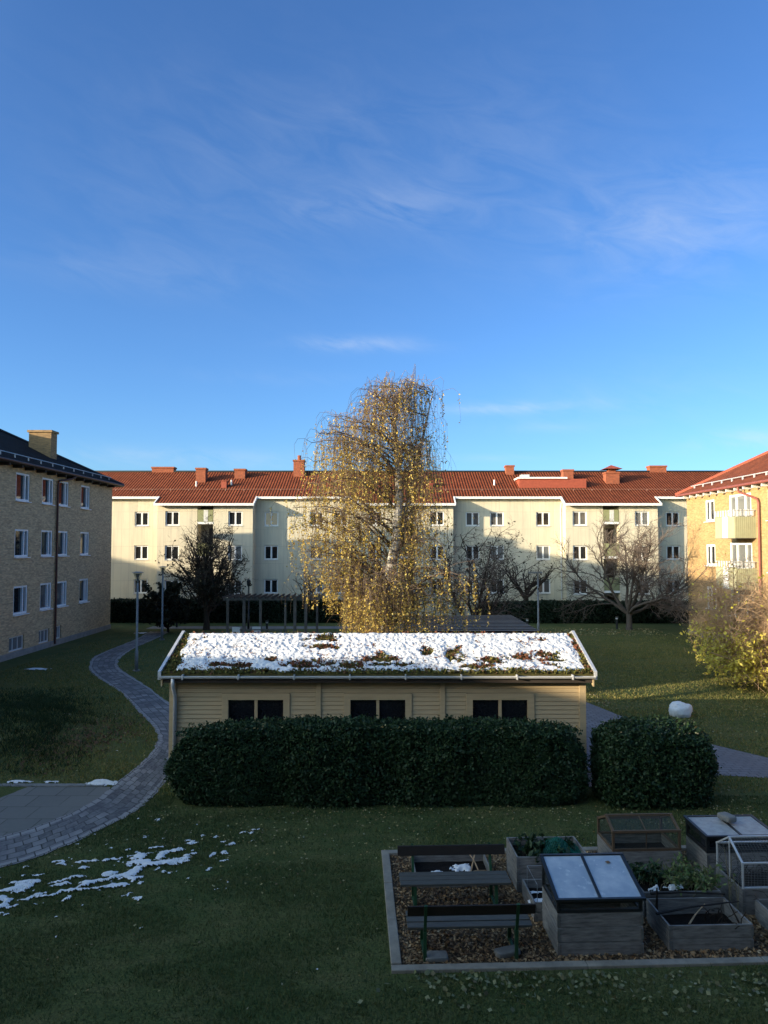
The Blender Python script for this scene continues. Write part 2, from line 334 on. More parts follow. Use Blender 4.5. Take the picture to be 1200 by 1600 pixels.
class MB:
    def __init__(s): s.v = []; s.f = []; s.m = []; s.mats = []
    def mi(s, m):
        if m not in s.mats: s.mats.append(m)
        return s.mats.index(m)
    def face(s, pts, m):
        i = len(s.v); s.v += [tuple(p) for p in pts]; s.f.append(tuple(range(i, i + len(pts)))); s.m.append(s.mi(m))
    def box(s, x0, x1, y0, y1, z0, z1, m):
        i = len(s.v); k = s.mi(m)
        s.v += [(x0, y0, z0), (x1, y0, z0), (x1, y1, z0), (x0, y1, z0), (x0, y0, z1), (x1, y0, z1), (x1, y1, z1), (x0, y1, z1)]
        for q in ((0, 3, 2, 1), (4, 5, 6, 7), (0, 1, 5, 4), (1, 2, 6, 5), (2, 3, 7, 6), (3, 0, 4, 7)):
            s.f.append(tuple(i + a for a in q)); s.m.append(k)
    def hexa(s, p, m):                                     # 8 points: bottom ring then top ring
        i = len(s.v); k = s.mi(m); s.v += [tuple(a) for a in p]
        for q in ((0, 3, 2, 1), (4, 5, 6, 7), (0, 1, 5, 4), (1, 2, 6, 5), (2, 3, 7, 6), (3, 0, 4, 7)):
            s.f.append(tuple(i + a for a in q)); s.m.append(k)
    def bar(s, a, b, wx, wz, m):                           # rectangular bar from a to b
        a = Vector(a); b = Vector(b); d = (b - a).normalized()
        up = Vector((0, 0, 1)) if abs(d.z) < 0.95 else Vector((0, 1, 0))
        sd = d.cross(up).normalized() * wx / 2; u2 = sd.cross(d).normalized() * wz / 2
        s.hexa([a - sd - u2, a + sd - u2, b + sd - u2, b - sd - u2, a - sd + u2, a + sd + u2, b + sd + u2, b - sd + u2], m)
    def tube(s, pts, rad, n, m, cap=True):
        i0 = len(s.v); k = s.mi(m); pts = [Vector(p) for p in pts]
        if isinstance(rad, (int, float)): rad = [rad] * len(pts)
        ref = Vector((0.31, 0.95, 0.05))
        for j, p in enumerate(pts):
            d = (pts[min(j + 1, len(pts) - 1)] - pts[max(j - 1, 0)]).normalized()
            a = d.cross(ref)
            if a.length < 0.05: a = d.cross(Vector((1, 0, 0)))
            a.normalize(); b = d.cross(a)
            for q in range(n):
                t = 2 * math.pi * q / n; s.v.append(tuple(p + (a * math.cos(t) + b * math.sin(t)) * rad[j]))
        for j in range(len(pts) - 1):
            for q in range(n):
                A = i0 + j * n + q; B = i0 + j * n + (q + 1) % n
                s.f.append((A, B, B + n, A + n)); s.m.append(k)
        if cap:
            s.f.append(tuple(i0 + q for q in range(n))[::-1]); s.m.append(k)
            e = i0 + (len(pts) - 1) * n; s.f.append(tuple(e + q for q in range(n))); s.m.append(k)
    def build(s, name, parent=None, world=True, smooth=False, bevel=0.0):
        off = Vector(parent.location) if (parent is not None and world) else Vector((0, 0, 0))
        me = bpy.data.meshes.new(name)
        me.from_pydata([tuple(Vector(p) - off) for p in s.v], [], s.f)
        for m in s.mats: me.materials.append(MATS[m])
        me.polygons.foreach_set('material_index', s.m); me.update()
        if smooth: me.polygons.foreach_set('use_smooth', [True] * len(me.polygons))
        uvl = me.uv_layers.new(name='UVMap')               # metres, by the face's main direction
        V = np.array(s.v); uv = np.zeros((len(me.loops), 2), dtype=np.float32)
        for p in me.polygons:
            n = p.normal; a = (abs(n.x), abs(n.y), abs(n.z)); x = a.index(max(a))
            ix, iy = ((1, 2), (0, 2), (0, 1))[x]
            for li in p.loop_indices:
                q = V[me.loops[li].vertex_index]; uv[li] = (q[ix], q[iy])
        uvl.data.foreach_set('uv', uv.ravel())
        o = link_mesh(name, me, parent)
        if bevel:
            b = o.modifiers.new('bevel', 'BEVEL'); b.width = bevel; b.segments = 2; b.limit_method = 'ANGLE'
        return o

def facade(mb, org, rz, W, z0, z1, opens, reveal, m, rm=None):
    """wall face with real openings; local x along the wall, y into the wall"""
    c, s_ = math.cos(rz), math.sin(rz)
    def P(x, y, z): return (org[0] + x * c - y * s_, org[1] + x * s_ + y * c, z)
    xs = sorted({0, W, *[o[0] for o in opens], *[o[1] for o in opens]}); zs = sorted({z0, z1, *[o[2] for o in opens], *[o[3] for o in opens]})
    for i in range(len(xs) - 1):
        for j in range(len(zs) - 1):
            x, z = (xs[i] + xs[i + 1]) / 2, (zs[j] + zs[j + 1]) / 2
            if any(o[0] < x < o[1] and o[2] < z < o[3] for o in opens): continue
            mb.face([P(xs[i], 0, zs[j]), P(xs[i + 1], 0, zs[j]), P(xs[i + 1], 0, zs[j + 1]), P(xs[i], 0, zs[j + 1])], m)
    for o in opens:
        d = o[4] if len(o) > 4 else reveal; q = rm or m
        a, b, e, f = o[:4]
        mb.face([P(a, 0, e), P(a, d, e), P(a, d, f), P(a, 0, f)], q); mb.face([P(b, d, e), P(b, 0, e), P(b, 0, f), P(b, d, f)], q)
        mb.face([P(a, 0, f), P(a, d, f), P(b, d, f), P(b, 0, f)], q); mb.face([P(a, d, e), P(a, 0, e), P(b, 0, e), P(b, d, e)], q)
    return P

CACHE = {}
def window(parent, loc, rz, W, H, fr=0.09, dep=0.06, pos=(0.5,), mat='white_paint', glass='dark_glass', sill=True, mull=0.09, sillmat='white_paint'):
    """window = white casing, its pane a child; local origin lower left, y into the wall"""
    key = (round(W, 2), round(H, 2), fr, dep, pos, mat, glass, sill, mull)
    if key not in CACHE:
        a = MB()
        a.box(0, fr, 0, dep, 0, H, mat); a.box(W - fr, W, 0, dep, 0, H, mat); a.box(fr, W - fr, 0, dep, 0, fr, mat); a.box(fr, W - fr, 0, dep, H - fr, H, mat)
        for p in pos: a.box(W * p - mull / 2, W * p + mull / 2, 0.004, dep, fr, H - fr, mat)
        f = a.build('window', None)
        b = MB(); b.face([(fr * .9, dep * .75, fr * .9), (W - fr * .9, dep * .75, fr * .9), (W - fr * .9, dep * .75, H - fr * .9), (fr * .9, dep * .75, H - fr * .9)], glass)
        g = b.build('pane', None); g.parent = f; ch = [g]
        if sill:
            c = MB(); c.box(-.04, W + .04, -.14, .0, -.05, -.01, sillmat); k = c.build('sill', None); k.parent = f; ch.append(k)
        CACHE[key] = (f, ch)
    else:
        f0, c0 = CACHE[key]; f = f0.copy(); COL.objects.link(f)
        for x in c0:
            y = x.copy(); COL.objects.link(y); y.parent = f
    f.parent = parent; f.location = Vector(loc) - Vector(parent.location); f.rotation_euler = (0, 0, rz)
    return f

# noise for geometry
def _h(ix, iy, seed):
    n = (ix.astype(np.int64) * 374761393 + iy.astype(np.int64) * 668265263 + seed * 974711) & 0x7fffffff
    n = ((n ^ (n >> 13)) * 1274126177) & 0x7fffffff
    return ((n ^ (n >> 16)) & 0xffff) / 65535.0
def vnoise(x, y, seed=1):
    x = np.asarray(x, float); y = np.asarray(y, float)
    ix = np.floor(x); iy = np.floor(y); fx = x - ix; fy = y - iy
    fx = fx * fx * (3 - 2 * fx); fy = fy * fy * (3 - 2 * fy)
    a = _h(ix, iy, seed); b = _h(ix + 1, iy, seed); c = _h(ix, iy + 1, seed); d = _h(ix + 1, iy + 1, seed)
    return (a * (1 - fx) + b * fx) * (1 - fy) + (c * (1 - fx) + d * fx) * fy
def fbm(x, y, seed=1, o=4):
    t = 0; A = 0.5; s = 0
    for k in range(o):
        t = t + A * vnoise(x * 2 ** k, y * 2 ** k, seed + k * 17); s += A; A *= 0.5
    return t / s
def inpoly(x, y, P):
    P = np.asarray(P); r = np.zeros(len(x), bool); j = len(P) - 1
    for i in range(len(P)):
        xi, yi = P[i][:2]; xj, yj = P[j][:2]
        if yi != yj: r ^= ((yi > y) != (yj > y)) & (x < (xj - xi) * (y - yi) / (yj - yi) + xi)
        j = i
    return r
def gz(x, y):
    x = np.asarray(x, float); y = np.asarray(y, float)
    b = 0.5 / (1 + np.exp(-( -x - 9.9 + 0.12 * (y - 21)) / 0.55)) * np.exp(-((y - 22.0) / 5.5) ** 2)
    return b * (y > 0) + 0.0
def leaves(P, size, rng, flat=0.0, aspect=1.6, droop=0.0, nrm=None):
    """one small quad per point, random tilt (flat=1: lying down)"""
    P = np.asarray(P); n = len(P)
    a = rng.normal(size=(n, 3)); a[:, 2] = a[:, 2] * (1 - flat) - droop
    a /= np.linalg.norm(a, axis=1, keepdims=True) + 1e-9
    r = rng.normal(size=(n, 3))
    if flat: r[:, 2] *= (1 - flat); 
    if nrm is not None: r = np.cross(a, nrm + 0.45 * rng.normal(size=(n, 3)))
    b = r - a * (r * a).sum(1, keepdims=True); b /= np.linalg.norm(b, axis=1, keepdims=True) + 1e-9
    s = np.asarray(size) * rng.uniform(0.65, 1.35, n); s = s[:, None]
    V = np.stack([P - a * s * .5 * aspect, P + b * s * .5, P + a * s * .5 * aspect, P - b * s * .5], 1)
    return V.reshape(-1, 3), np.arange(4 * n).reshape(n, 4)

# ================================================================== SETTING: ground and paths
LP = [(-9.5, 13.3, 0), (-7.4, 14.42, 0), at(100, 1275), at(150, 1250), at(185, 1222), at(215, 1198), at(238, 1175), at(246, 1158), at(243, 1143), at(228, 1125), at(212, 1110),
      at(175, 1077), at(145, 1055), at(139, 1040), at(147, 1027), at(175, 1014), at(210, 1000), at(235, 987)]
RP = [(-9.0, 11.6, 0), at(0, 1357), at(120, 1315), at(210, 1269), at(240, 1245), at(259, 1222), (-5.15, 19, 0), (-5.25, 20.6, 0), (-5.6, 22.2, 0), (-6.3, 24, 0), at(269, 1102),
      at(225, 1072), at(190, 1047), at(184, 1037), at(190, 1027), at(212, 1012), at(240, 1000), at(265, 987)]
def crom(P, k=8):
    P = [np.array(p[:2], float) for p in P]; out = []
    Q = [2 * P[0] - P[1]] + P + [2 * P[-1] - P[-2]]
    for i in range(1, len(Q) - 2):
        a, b, c, d = Q[i - 1:i + 3]
        for j in range(k):
            t = j / k; out.append(0.5 * (2 * b + (c - a) * t + (2 * a - 5 * b + 4 * c - d) * t * t + (3 * b - a - 3 * c + d) * t ** 3))
    out.append(P[-1]); return np.array(out)
LC, RC = crom(LP), crom(RP)
_rj = np.random.default_rng(6); LC = LC + _rj.normal(0, .018, LC.shape); RC = RC + _rj.normal(0, .018, RC.shape)
PATH_POLY = np.vstack([LC + (RC - LC) * .03, (RC - (RC - LC) * .03)[::-1]])
RPATH = [(4.72, 27.6), (6.9, 27.3), (7.15, 26.9), (7.45, 25.8), (7.67, 24.9), (8.15, 23.2), (9.13, 21.2), (10.1, 19.75), (12.5, 18.7), (18, 18.0), (18, 16.4), (12, 17.2), (9.27, 18.05), (7.9, 18.3), (6.6, 17.9), (5.0, 17.4), (4.72, 17.4)]
TERR = [(-14, 17.4), (-6.35, 17.4)] + [tuple(p) for p in LC[::-1] if p[1] < 17.4 and p[1] > 14.3] + [(-14, 12)]
GA = R(2.3); GO = (0.1, 9.93)
def G(u, v, z=0.0): return (GO[0] + u * math.cos(GA) - v * math.sin(GA), GO[1] + u * math.sin(GA) + v * math.cos(GA), z)
GARDEN = [G(0, 0), G(7.4, 0), G(7.4, 3.8), G(0, 3.8)]

xs = np.concatenate([[-300, -120, -60, -30], np.arange(-20, 20.1, .5), [30, 60, 120, 300]]); ys = np.concatenate([[-300, -100, -30, 0], np.arange(8, 52, .5), [60, 80, 150, 500]])
X, Y = np.meshgrid(xs, ys); Z = gz(X, Y)
nx, ny = len(xs), len(ys); idx = np.arange(nx * ny).reshape(ny, nx)
F = np.stack([idx[:-1, :-1], idx[:-1, 1:], idx[1:, 1:], idx[1:, :-1]], -1).reshape(-1, 4)
tag(npmesh('lawn', np.stack([X, Y, Z], -1).reshape(-1, 3), F, 'lawn', smooth=True), 'green autumn lawn of the courtyard', kind='structure')

# left garden path: strip with metre UVs and an edge attribute
n = len(LC); cols = [0, .12, .13, .87, .88, 1]; V = []; UV = []; ED = []
mid = (LC + RC) / 2; dist = np.concatenate([[0], np.cumsum(np.linalg.norm(np.diff(mid, axis=0), axis=1))])
wid = np.linalg.norm(LC - RC, axis=1)
for i in range(n):
    for c in cols:
        p = LC[i] * (1 - c) + RC[i] * c
        V.append((p[0], p[1], 0.014 + float(gz(p[0], p[1])))); UV.append(((c - .5) * wid[i], dist[i])); ED.append(1.0 if c < .125 or c > .875 else 0.0)
k = len(cols); F = [(i * k + j, i * k + j + 1, (i + 1) * k + j + 1, (i + 1) * k + j) for i in range(n - 1) for j in range(k - 1)]
po = npmesh('path', V, F, 'pavers')
uvl = po.data.uv_layers.new(name='UVMap'); li = np.zeros(len(po.data.loops), np.int32); po.data.loops.foreach_get('vertex_index', li)
uvl.data.foreach_set('uv', np.array(UV, np.float32)[li][:, ::-1].copy().ravel())
at_ = po.data.attributes.new('edge', 'FLOAT', 'POINT'); at_.data.foreach_set('value', np.array(ED, np.float32))
tag(po, 'winding path of small grey pavers on the left', kind='structure')
mb = MB(); mb.face([(x, y, .010) for x, y in RPATH], 'pavers_right'); tag(mb.build('path'), 'grey paved path behind the round bush on the right', kind='structure')
mb = MB(); mb.face([(x, y, .006) for x, y in TERR][::-1], 'slabs'); mb.box(-14, -6.5, 17.4, 17.56, -.05, .035, 'kerb')
tag(mb.build('terrace'), 'grey slab terrace beside the path at lower left', kind='structure')
mb = MB(); mb.face([(-16, 49.9, .004), (1, 49.9, .004), (1, 51.4, .004), (-16, 51.4, .004)], 'pavers_right'); tag(mb.build('path'), 'grey path along the far hedge', kind='structure')

# ================================================================== FAR APARTMENT BLOCK
FB = empty('apartment_block', (0, 59.4, 0), 'long cream three storey apartment block with red tiled roof behind the birch', 'apartment building')
YR, YP, ZE, SL = 59.4, 58.15, 9.46, 0.455
def zroof(y): return ZE + SL * (y - 59.05)
SEC = [(-30, -17.85, 0), (-17.85, -10.33, 1), (-10.33, -1.9, 0), (-1.9, 5.45, 1), (5.45, 14.3, 0), (14.3, 21.55, 1), (21.55, 36, 0)]
def fx(px, y=YR): return (px - 600) / FPX * y
wins = {0: [fx(221), -22.6], 1: [fx(269, YP), fx(367.5, YP)], 2: [fx(424), fx(494.5), fx(533)], 3: [fx(587, YP), fx(683, YP)], 4: [fx(738.5), fx(776.5), fx(848.5)],
        5: [fx(906, YP), fx(1003.5, YP)], 6: [fx(1051.5), 27.5, 31]}
balc = {1: fx(320.5, YP), 3: fx(636, YP), 5: fx(955, YP)}
FZ = [1.75, 4.45, 7.15]
wall = MB(); rngw = random.Random(4)
WW, WH = 1.12, 1.14
for si, (x0, x1, pr) in enumerate(SEC):
    y = YP if pr else YR; ops = []; zt = zroof(57.8 if pr else 59.1) - .03 if pr else 9.5
    for cx in wins[si]:
        for z in FZ: ops.append((cx - WW / 2 - x0, cx + WW / 2 - x0, z, z + WH))
    if si in balc: ops.append((balc[si] - .63 - x0, balc[si] + .63 - x0, 0.3, zt - .12, 1.3))
    facade(wall, (x0, y, 0), 0, x1 - x0, 0, zt, ops, .15, 'cream_panels')
    if pr:
        wall.face([(x0, YR, 0), (x0, YP, 0), (x0, YP, zt), (x0, YR, 9.5)], 'cream_panels'); wall.face([(x1, YP, 0), (x1, YR, 0), (x1, YR, 9.5), (x1, YP, zt)], 'cream_panels')
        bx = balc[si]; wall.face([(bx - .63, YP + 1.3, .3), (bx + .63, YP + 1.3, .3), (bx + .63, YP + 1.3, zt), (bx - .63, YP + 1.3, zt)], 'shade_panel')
wall.box(-30, 36, 70.2, 70.3, 0, 9.5, 'cream_panels'); wall.box(-30.1, -30, 59.4, 70.2, 0, 9.5, 'cream_panels'); wall.box(36, 36.1, 59.4, 70.2, 0, 9.5, 'cream_panels')
wall.build('wall', FB)
for si, (x0, x1, pr) in enumerate(SEC):
    y = YP if pr else YR
    for cx in wins[si]:
        for z in FZ:
            gl = rngw.choice(['dark_glass'] * 5 + ['curtain_glass'] * 3 + ['pale_glass'] * 2)
            window(FB, (cx - WW / 2, y + .09, z), 0, WW, WH, .10, .05, (0.5,), glass=gl, mull=.13, sillmat='pale_metal')
    if si in balc:
        for k_, z in enumerate((1.05, 3.75, 6.45)):
            bx = balc[si]
            a = MB(); zz = z + 1.0
            a.box(bx - .60, bx + .60, y - .02, y + .05, zz, zz + (1.0 if z < 6 else .95), 'green_panel'); a.box(bx - .62, bx + .62, y - .03, y + 1.2, zz - .18, zz - .01, 'white_paint')
            if k_ == 2: a.box(bx - .12, bx + .22, y - .028, y - .021, zz + .02, zz + .93, 'white_wood')
            a.build('balcony', FB)
            a = MB(); a.box(bx + .02, bx + .55, y + 1.24, y + 1.28, zz - 2.4, zz - .5, 'brown_wood'); a.build('balcony_door', FB)
roof = MB()
def rp(x, y, dz=0): return (x, y, zroof(y) + dz)
YT = 64.75
for si, (x0, x1, pr) in enumerate(SEC):
    roof.face([rp(x0, 59.05), rp(x1, 59.05), rp(x1, YT), rp(x0, YT)], 'red_tiles')
    if pr: roof.face([rp(x0 - .12, 57.72, .004), rp(x1 + .12, 57.72, .004), rp(x1 + .12, 59.05, .004), rp(x0 - .12, 59.05, .004)], 'red_tiles')
zt = zroof(YT)
roof.face([(-30, 70.5, 9.46), (36, 70.5, 9.46), (36, YT, zt), (-30, YT, zt)][::-1], 'red_tiles')
roof.face([(-30, 59.05, 9.46), (-30, YT, zt), (-30, 70.5, 9.46)], 'cream_panels'); roof.face([(36, 59.05, 9.46), (36, 70.5, 9.46), (36, YT, zt)], 'cream_panels')
roof.box(-30, 36, YT - .12, YT + .12, zt - .03, zt + .10, 'black_metal')
roof.build('roof', FB)
ea = MB()
for si, (x0, x1, pr) in enumerate(SEC):
    if pr:
        za = zroof(57.72); ea.box(x0 - .16, x1 + .16, 57.60, 57.71, za - .16, za + .03, 'white_paint'); ea.box(x0 - .12, x1 + .12, 57.72, YP, za - .10, za - .06, 'white_wood')
        for x in (x0 - .14, x1 + .14):
            zb = zroof(59.05)
            ea.hexa([(x - .05, 57.72, za - .16), (x + .05, 57.72, za - .16), (x + .05, 59.0, zb - .16), (x - .05, 59.0, zb - .16), (x - .05, 57.72, za + .05), (x + .05, 57.72, za + .05), (x + .05, 59.0, zb + .05), (x - .05, 59.0, zb + .05)], 'white_paint')
    else:
        a, b = x0 + (.0 if si == 0 else -.1), x1 + .1
        ea.box(x0 + .2, x1 - .2, 58.94, 59.04, ZE - .15, ZE + .03, 'white_paint'); ea.box(x0 + .2, x1 - .2, 59.05, 59.4, ZE - .10, ZE - .06, 'white_wood')
ea.build('eaves_gutter', FB)
sg = MB()
y = 60.35; sg.box(-30, 36, y, y + .025, zroof(y) + .13, zroof(y) + .155, 'tile_rail')
for i in range(44): sg.box(-29.5 + i * 1.5, -29.45 + i * 1.5, y, y + .04, zroof(y) - .02, zroof(y) + .13, 'tile_rail')
sg.build('snow_guard', FB)
def chimney(px0, px1, ytop, ybase, cap=None, pipe=False, dep=.8, mat='red_brick'):
    Y = 23.03 / (.455 - (852 - ybase) / FPX) if ybase > 738.5 else 64.6
    x0, x1 = fx(px0, Y), fx(px1, Y); z1 = HC + (852 - ytop) / FPX * Y; a = MB()
    a.box(x0, x1, Y, Y + dep, zroof(Y) - .3, z1 - .14, mat); a.box(x0 - .06, x1 + .06, Y - .06, Y + dep + .06, z1 - .14, z1, mat)
    if cap:
        cx = (x0 + x1) / 2; q = .75
        a.box(cx - .3, cx + .3, Y + .1, Y + .7, z1 + .0, z1 + .22, mat)
        a.face([(cx - q, Y - .3, z1 + .25), (cx + q, Y - .3, z1 + .25), (cx, Y + .4, z1 + .62)], 'red_sheet'); a.face([(cx + q, Y + 1.1, z1 + .25), (cx - q, Y + 1.1, z1 + .25), (cx, Y + .4, z1 + .62)], 'red_sheet')
        a.face([(cx - q, Y + 1.1, z1 + .25), (cx - q, Y - .3, z1 + .25), (cx, Y + .4, z1 + .62)], 'red_sheet'); a.face([(cx + q, Y - .3, z1 + .25), (cx + q, Y + 1.1, z1 + .25), (cx, Y + .4, z1 + .62)], 'red_sheet')
        a.face([(cx - q, Y - .3, z1 + .24), (cx - q, Y + 1.1, z1 + .24), (cx + q, Y + 1.1, z1 + .24), (cx + q, Y - .3, z1 + .24)], 'dark_soffit')
    if pipe: a.tube([((x0 + x1) / 2, Y + .4, z1 - .02), ((x0 + x1) / 2, Y + .4, z1 + .42)], .16, 8, mat)
    return a.build('chimney', FB)
chimney(236, 270, 729, 738); chimney(305, 320, 730.5, 754); chimney(365.5, 382, 732, 748); chimney(458, 474.5, 718, 745, pipe=True)
chimney(791.5, 804, 726.5, 742); chimney(881, 897, 733, 751); chimney(948, 969, 737, 756, cap=True); chimney(1017, 1043, 727, 738)
for px, y0, y1 in ((349, 757, 767), (672, 760, 770)):
    a = MB(); Y = 61.0; x = fx(px, Y); a.box(x - .22, x + .22, Y, Y + .5, zroof(Y) - .1, zroof(Y) + .55, 'red_sheet'); a.box(x - .27, x + .27, Y - .05, Y + .55, zroof(Y) + .55, zroof(Y) + .6, 'red_sheet'); a.build('roof_vent', FB)
for px, yb in ((306, 760), (361, 758), (773, 758)):
    Y = 23.03 / (.455 - (852 - yb) / FPX); x = fx(px, Y); a = MB(); a.tube([(x, Y, zroof(Y) - .1), (x, Y, zroof(Y) + .42)], .07, 8, 'pale_metal'); a.build('vent_pipe', FB)
# long flat dormer
a = MB(); x0, x1 = fx(812, 61), fx(917, 61); Y = 61.0; zt_ = zroof(Y) + .75
a.box(x0, x1, Y, Y + 1.8, zroof(Y) - .2, zt_, 'red_sheet'); a.box(x0 - .12, x1 - 1.6, Y - .14, Y + 2.0, zt_ + .002, zt_ + .14, 'white_paint'); a.build('dormer', FB)
a = MB(); a.box(fx(815, 62.9), fx(828, 62.9), 62.9, 63.7, zroof(62.9) + .02, zroof(63.7) + .06, 'pale_metal'); a.build('skylight', FB)
for px, si in ((252.5, 0), (884, 2), (1026, 4)):
    a = MB(); y = YR - .09; x = {252.5: -17.95, 884: 14.2, 1026: 21.68}[px]
    a.tube([(x + .55 if px < 300 else x, y - .25, 9.0), (x + (.5 if px < 300 else 0), y - .12, 8.75), (x, y, 8.5), (x, y, .1)], .055, 8, 'white_wood'); a.build('downpipe', FB)

# ================================================================== LEFT BRICK BLOCK
def hip_block(name, label, xw, y0, y1, width, side, eave, rise, oh, wallm, roofm, opens, hz, cat='apartment building', zr=0.0):
    """long block parallel to Y; side=+1: the seen wall looks to +X; xw its wall plane"""
    s = side; root = empty(name, (xw, y1, zr), label, cat)
    wl = MB(); xb = xw - s * width
    if s > 0: facade(wl, (xw, y0, 0), R(90), y1 - y0, 0, eave, opens, .10, wallm)
    else: facade(wl, (xw, y1, 0), R(-90), y1 - y0, 0, eave, opens, .10, wallm)
    X0, X1 = sorted((xw, xb))
    wl.face([(X1, y1, 0), (X0, y1, 0), (X0, y1, eave), (X1, y1, eave)], wallm); wl.face([(X0, y0, 0), (X1, y0, 0), (X1, y0, eave), (X0, y0, eave)], wallm)
    wl.face([(xb, y0, 0), (xb, y1, 0), (xb, y1, eave), (xb, y0, eave)], wallm)
    wl.build('wall', root)
    a, b, c, d = X0 - oh, X1 + oh, y0 - oh, y1 + oh; h = (b - a) / 2; ze = eave - .02 ; zt = ze + rise; m = (a + b) / 2
    rf = MB()
    A, B, C_, D = (a, c, ze), (b, c, ze), (b, d, ze), (a, d, ze); P, Q = (m, c + h, zt), (m, d - h, zt)
    rf.face([B, C_, Q, P], roofm); rf.face([D, A, P, Q], roofm); rf.face([A, B, P], roofm); rf.face([C_, D, Q], roofm)
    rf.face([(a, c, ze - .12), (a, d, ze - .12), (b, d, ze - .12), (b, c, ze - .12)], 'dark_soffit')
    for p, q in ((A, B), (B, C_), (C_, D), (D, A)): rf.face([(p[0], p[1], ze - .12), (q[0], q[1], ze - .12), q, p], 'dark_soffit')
    hm = 'black_metal' if 'black' in roofm else 'red_sheet'
    for p, q in ((P, Q), (C_, Q), (D, Q), (A, P), (B, P)): rf.tube([Vector(p) + Vector((0, 0, .03)), Vector(q) + Vector((0, 0, .03))], .10, 6, hm)
    rf.build('roof', root)
    return root, (a, b, c, d, ze, zt, h)
XL = -18.42
cols = [(36.9, 38.35), (39.75, 41.1), (41.75, 43.1), (44.85, 46.2), (33.5, 35.0), (30.5, 31.9), (27.0, 28.4), (23.5, 24.9), (18, 19.4)]
rows = [(2.12, 3.55), (5.0, 6.42), (7.85, 9.27)]
Y0L = 15.5
ops = [(a - Y0L, b - Y0L, z0, z1, .17) for a, b in cols for z0, z1 in rows]
base_w = [(36.55, 38.1), (39.7, 40.95), (41.75, 42.45), (33.9, 35.5)]
ops += [(a - Y0L, b - Y0L, .32, 1.05) for a, b in base_w]
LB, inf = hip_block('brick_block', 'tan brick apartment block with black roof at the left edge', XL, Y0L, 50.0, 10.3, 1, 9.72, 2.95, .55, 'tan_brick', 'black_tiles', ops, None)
rngw = random.Random(9)
for a, b in cols:
    for z0, z1 in rows:
        window(LB, (XL - .17, a, z0), R(90), b - a, z1 - z0, .10, .14, (0.70,), glass='dark_glass' if rngw.random() < .7 else 'curtain_glass', mull=.10)
for o in [x for x in LB.children if x.name.startswith('window')]:
    o.location.x += .14
for a, b in base_w:
    window(LB, (XL - .08, a, .32), R(90), b - a, .73, .07, .05, (0.33, 0.66), mat='white_wood', glass='pale_glass', sill=False, mull=.05)
a = MB(); a.box(XL + .0, XL + .045, Y0L, 50.03, -.1, .30, 'plinth'); a.build('plinth', LB)
a = MB()
yy = aty(75, 690, 44.8)[1]
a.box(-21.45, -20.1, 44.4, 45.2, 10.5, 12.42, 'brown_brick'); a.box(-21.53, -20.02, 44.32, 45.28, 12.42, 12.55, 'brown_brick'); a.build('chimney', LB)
a = MB(); zg = 9.7 + .53 * .55
a.tube([(XL + .05, Y0L, zg + .15), (XL + .05, 49.6, zg + .15)], .028, 6, 'grey_metal')
for i in range(26): a.box(XL + .03, XL + .07, 14.2 + i * 1.4, 14.27 + i * 1.4, zg - .12, zg + .14, 'grey_metal')
a.build('snow_guard', LB)
a = MB(); a.tube([(XL + .60, Y0L - .5, 9.66), (XL + .60, 50.5, 9.66)], .065, 8, 'brown_pipe'); a.build('gutter', LB)
a = MB()
yd = 41.45; a.tube([(XL + .58, yd + 1.3, 9.6), (XL + .45, yd + 1.0, 9.42), (XL + .12, yd + .1, 9.22), (XL + .10, yd, 9.0), (XL + .10, yd, .12)], .06, 8, 'brown_pipe', True); a.build('downpipe', LB)
def rafters(root, x0, x1, ya, step, n, z0, z1, m):
    a = MB(); a.box(x0, x1, ya, ya + .12, z0, z1, m); o = a.build('rafter', root)
    for i in range(1, n):
        c = o.copy(); COL.objects.link(c); c.parent = root; c.location.y += i * step
rafters(LB, XL + .02, XL + .5, 34.0, 1.25, 13, 9.44, 9.575, 'brown_wood')

# ================================================================== RIGHT BRICK BLOCK
XR = 19.4
def yr(px): return XR * FPX / (px - 600)
small = [(43.35, 44.55), (33.0, 34.2)]; big = [(39.0, 41.5), (34.9, 37.3)]
Y1R = 47.3; Y0R = 22.0
rz3 = [(1.85, 3.15), (4.40, 5.65), (7.02, 8.30)]
ops = [(Y1R - b, Y1R - a, z0, z1, .12) for a, b in small for z0, z1 in rz3] + [(Y1R - b, Y1R - a, z0 - .15, z1 + .1, .12) for a, b in big for z0, z1 in rz3]
RB, _ = hip_block('yellow_brick_block', 'yellow brick apartment block with red roof and balconies at the right edge', XR, Y0R, Y1R, 10.6, -1, 8.86, 3.3, .5, 'yellow_brick', 'red_tiles_side', ops, None)
for a, b in small:
    for z0, z1 in rz3: window(RB, (XR + .02, b, z0), R(-90), b - a, z1 - z0, .12, .08, (0.45,), glass='dark_glass', mull=.12)
for a, b in big:
    for z0, z1 in rz3: window(RB, (XR + .02, b, z0 - .15), R(-90), b - a, z1 - z0 + .25, .13, .08, (0.32, 0.72), glass='pale_glass', mull=.14)
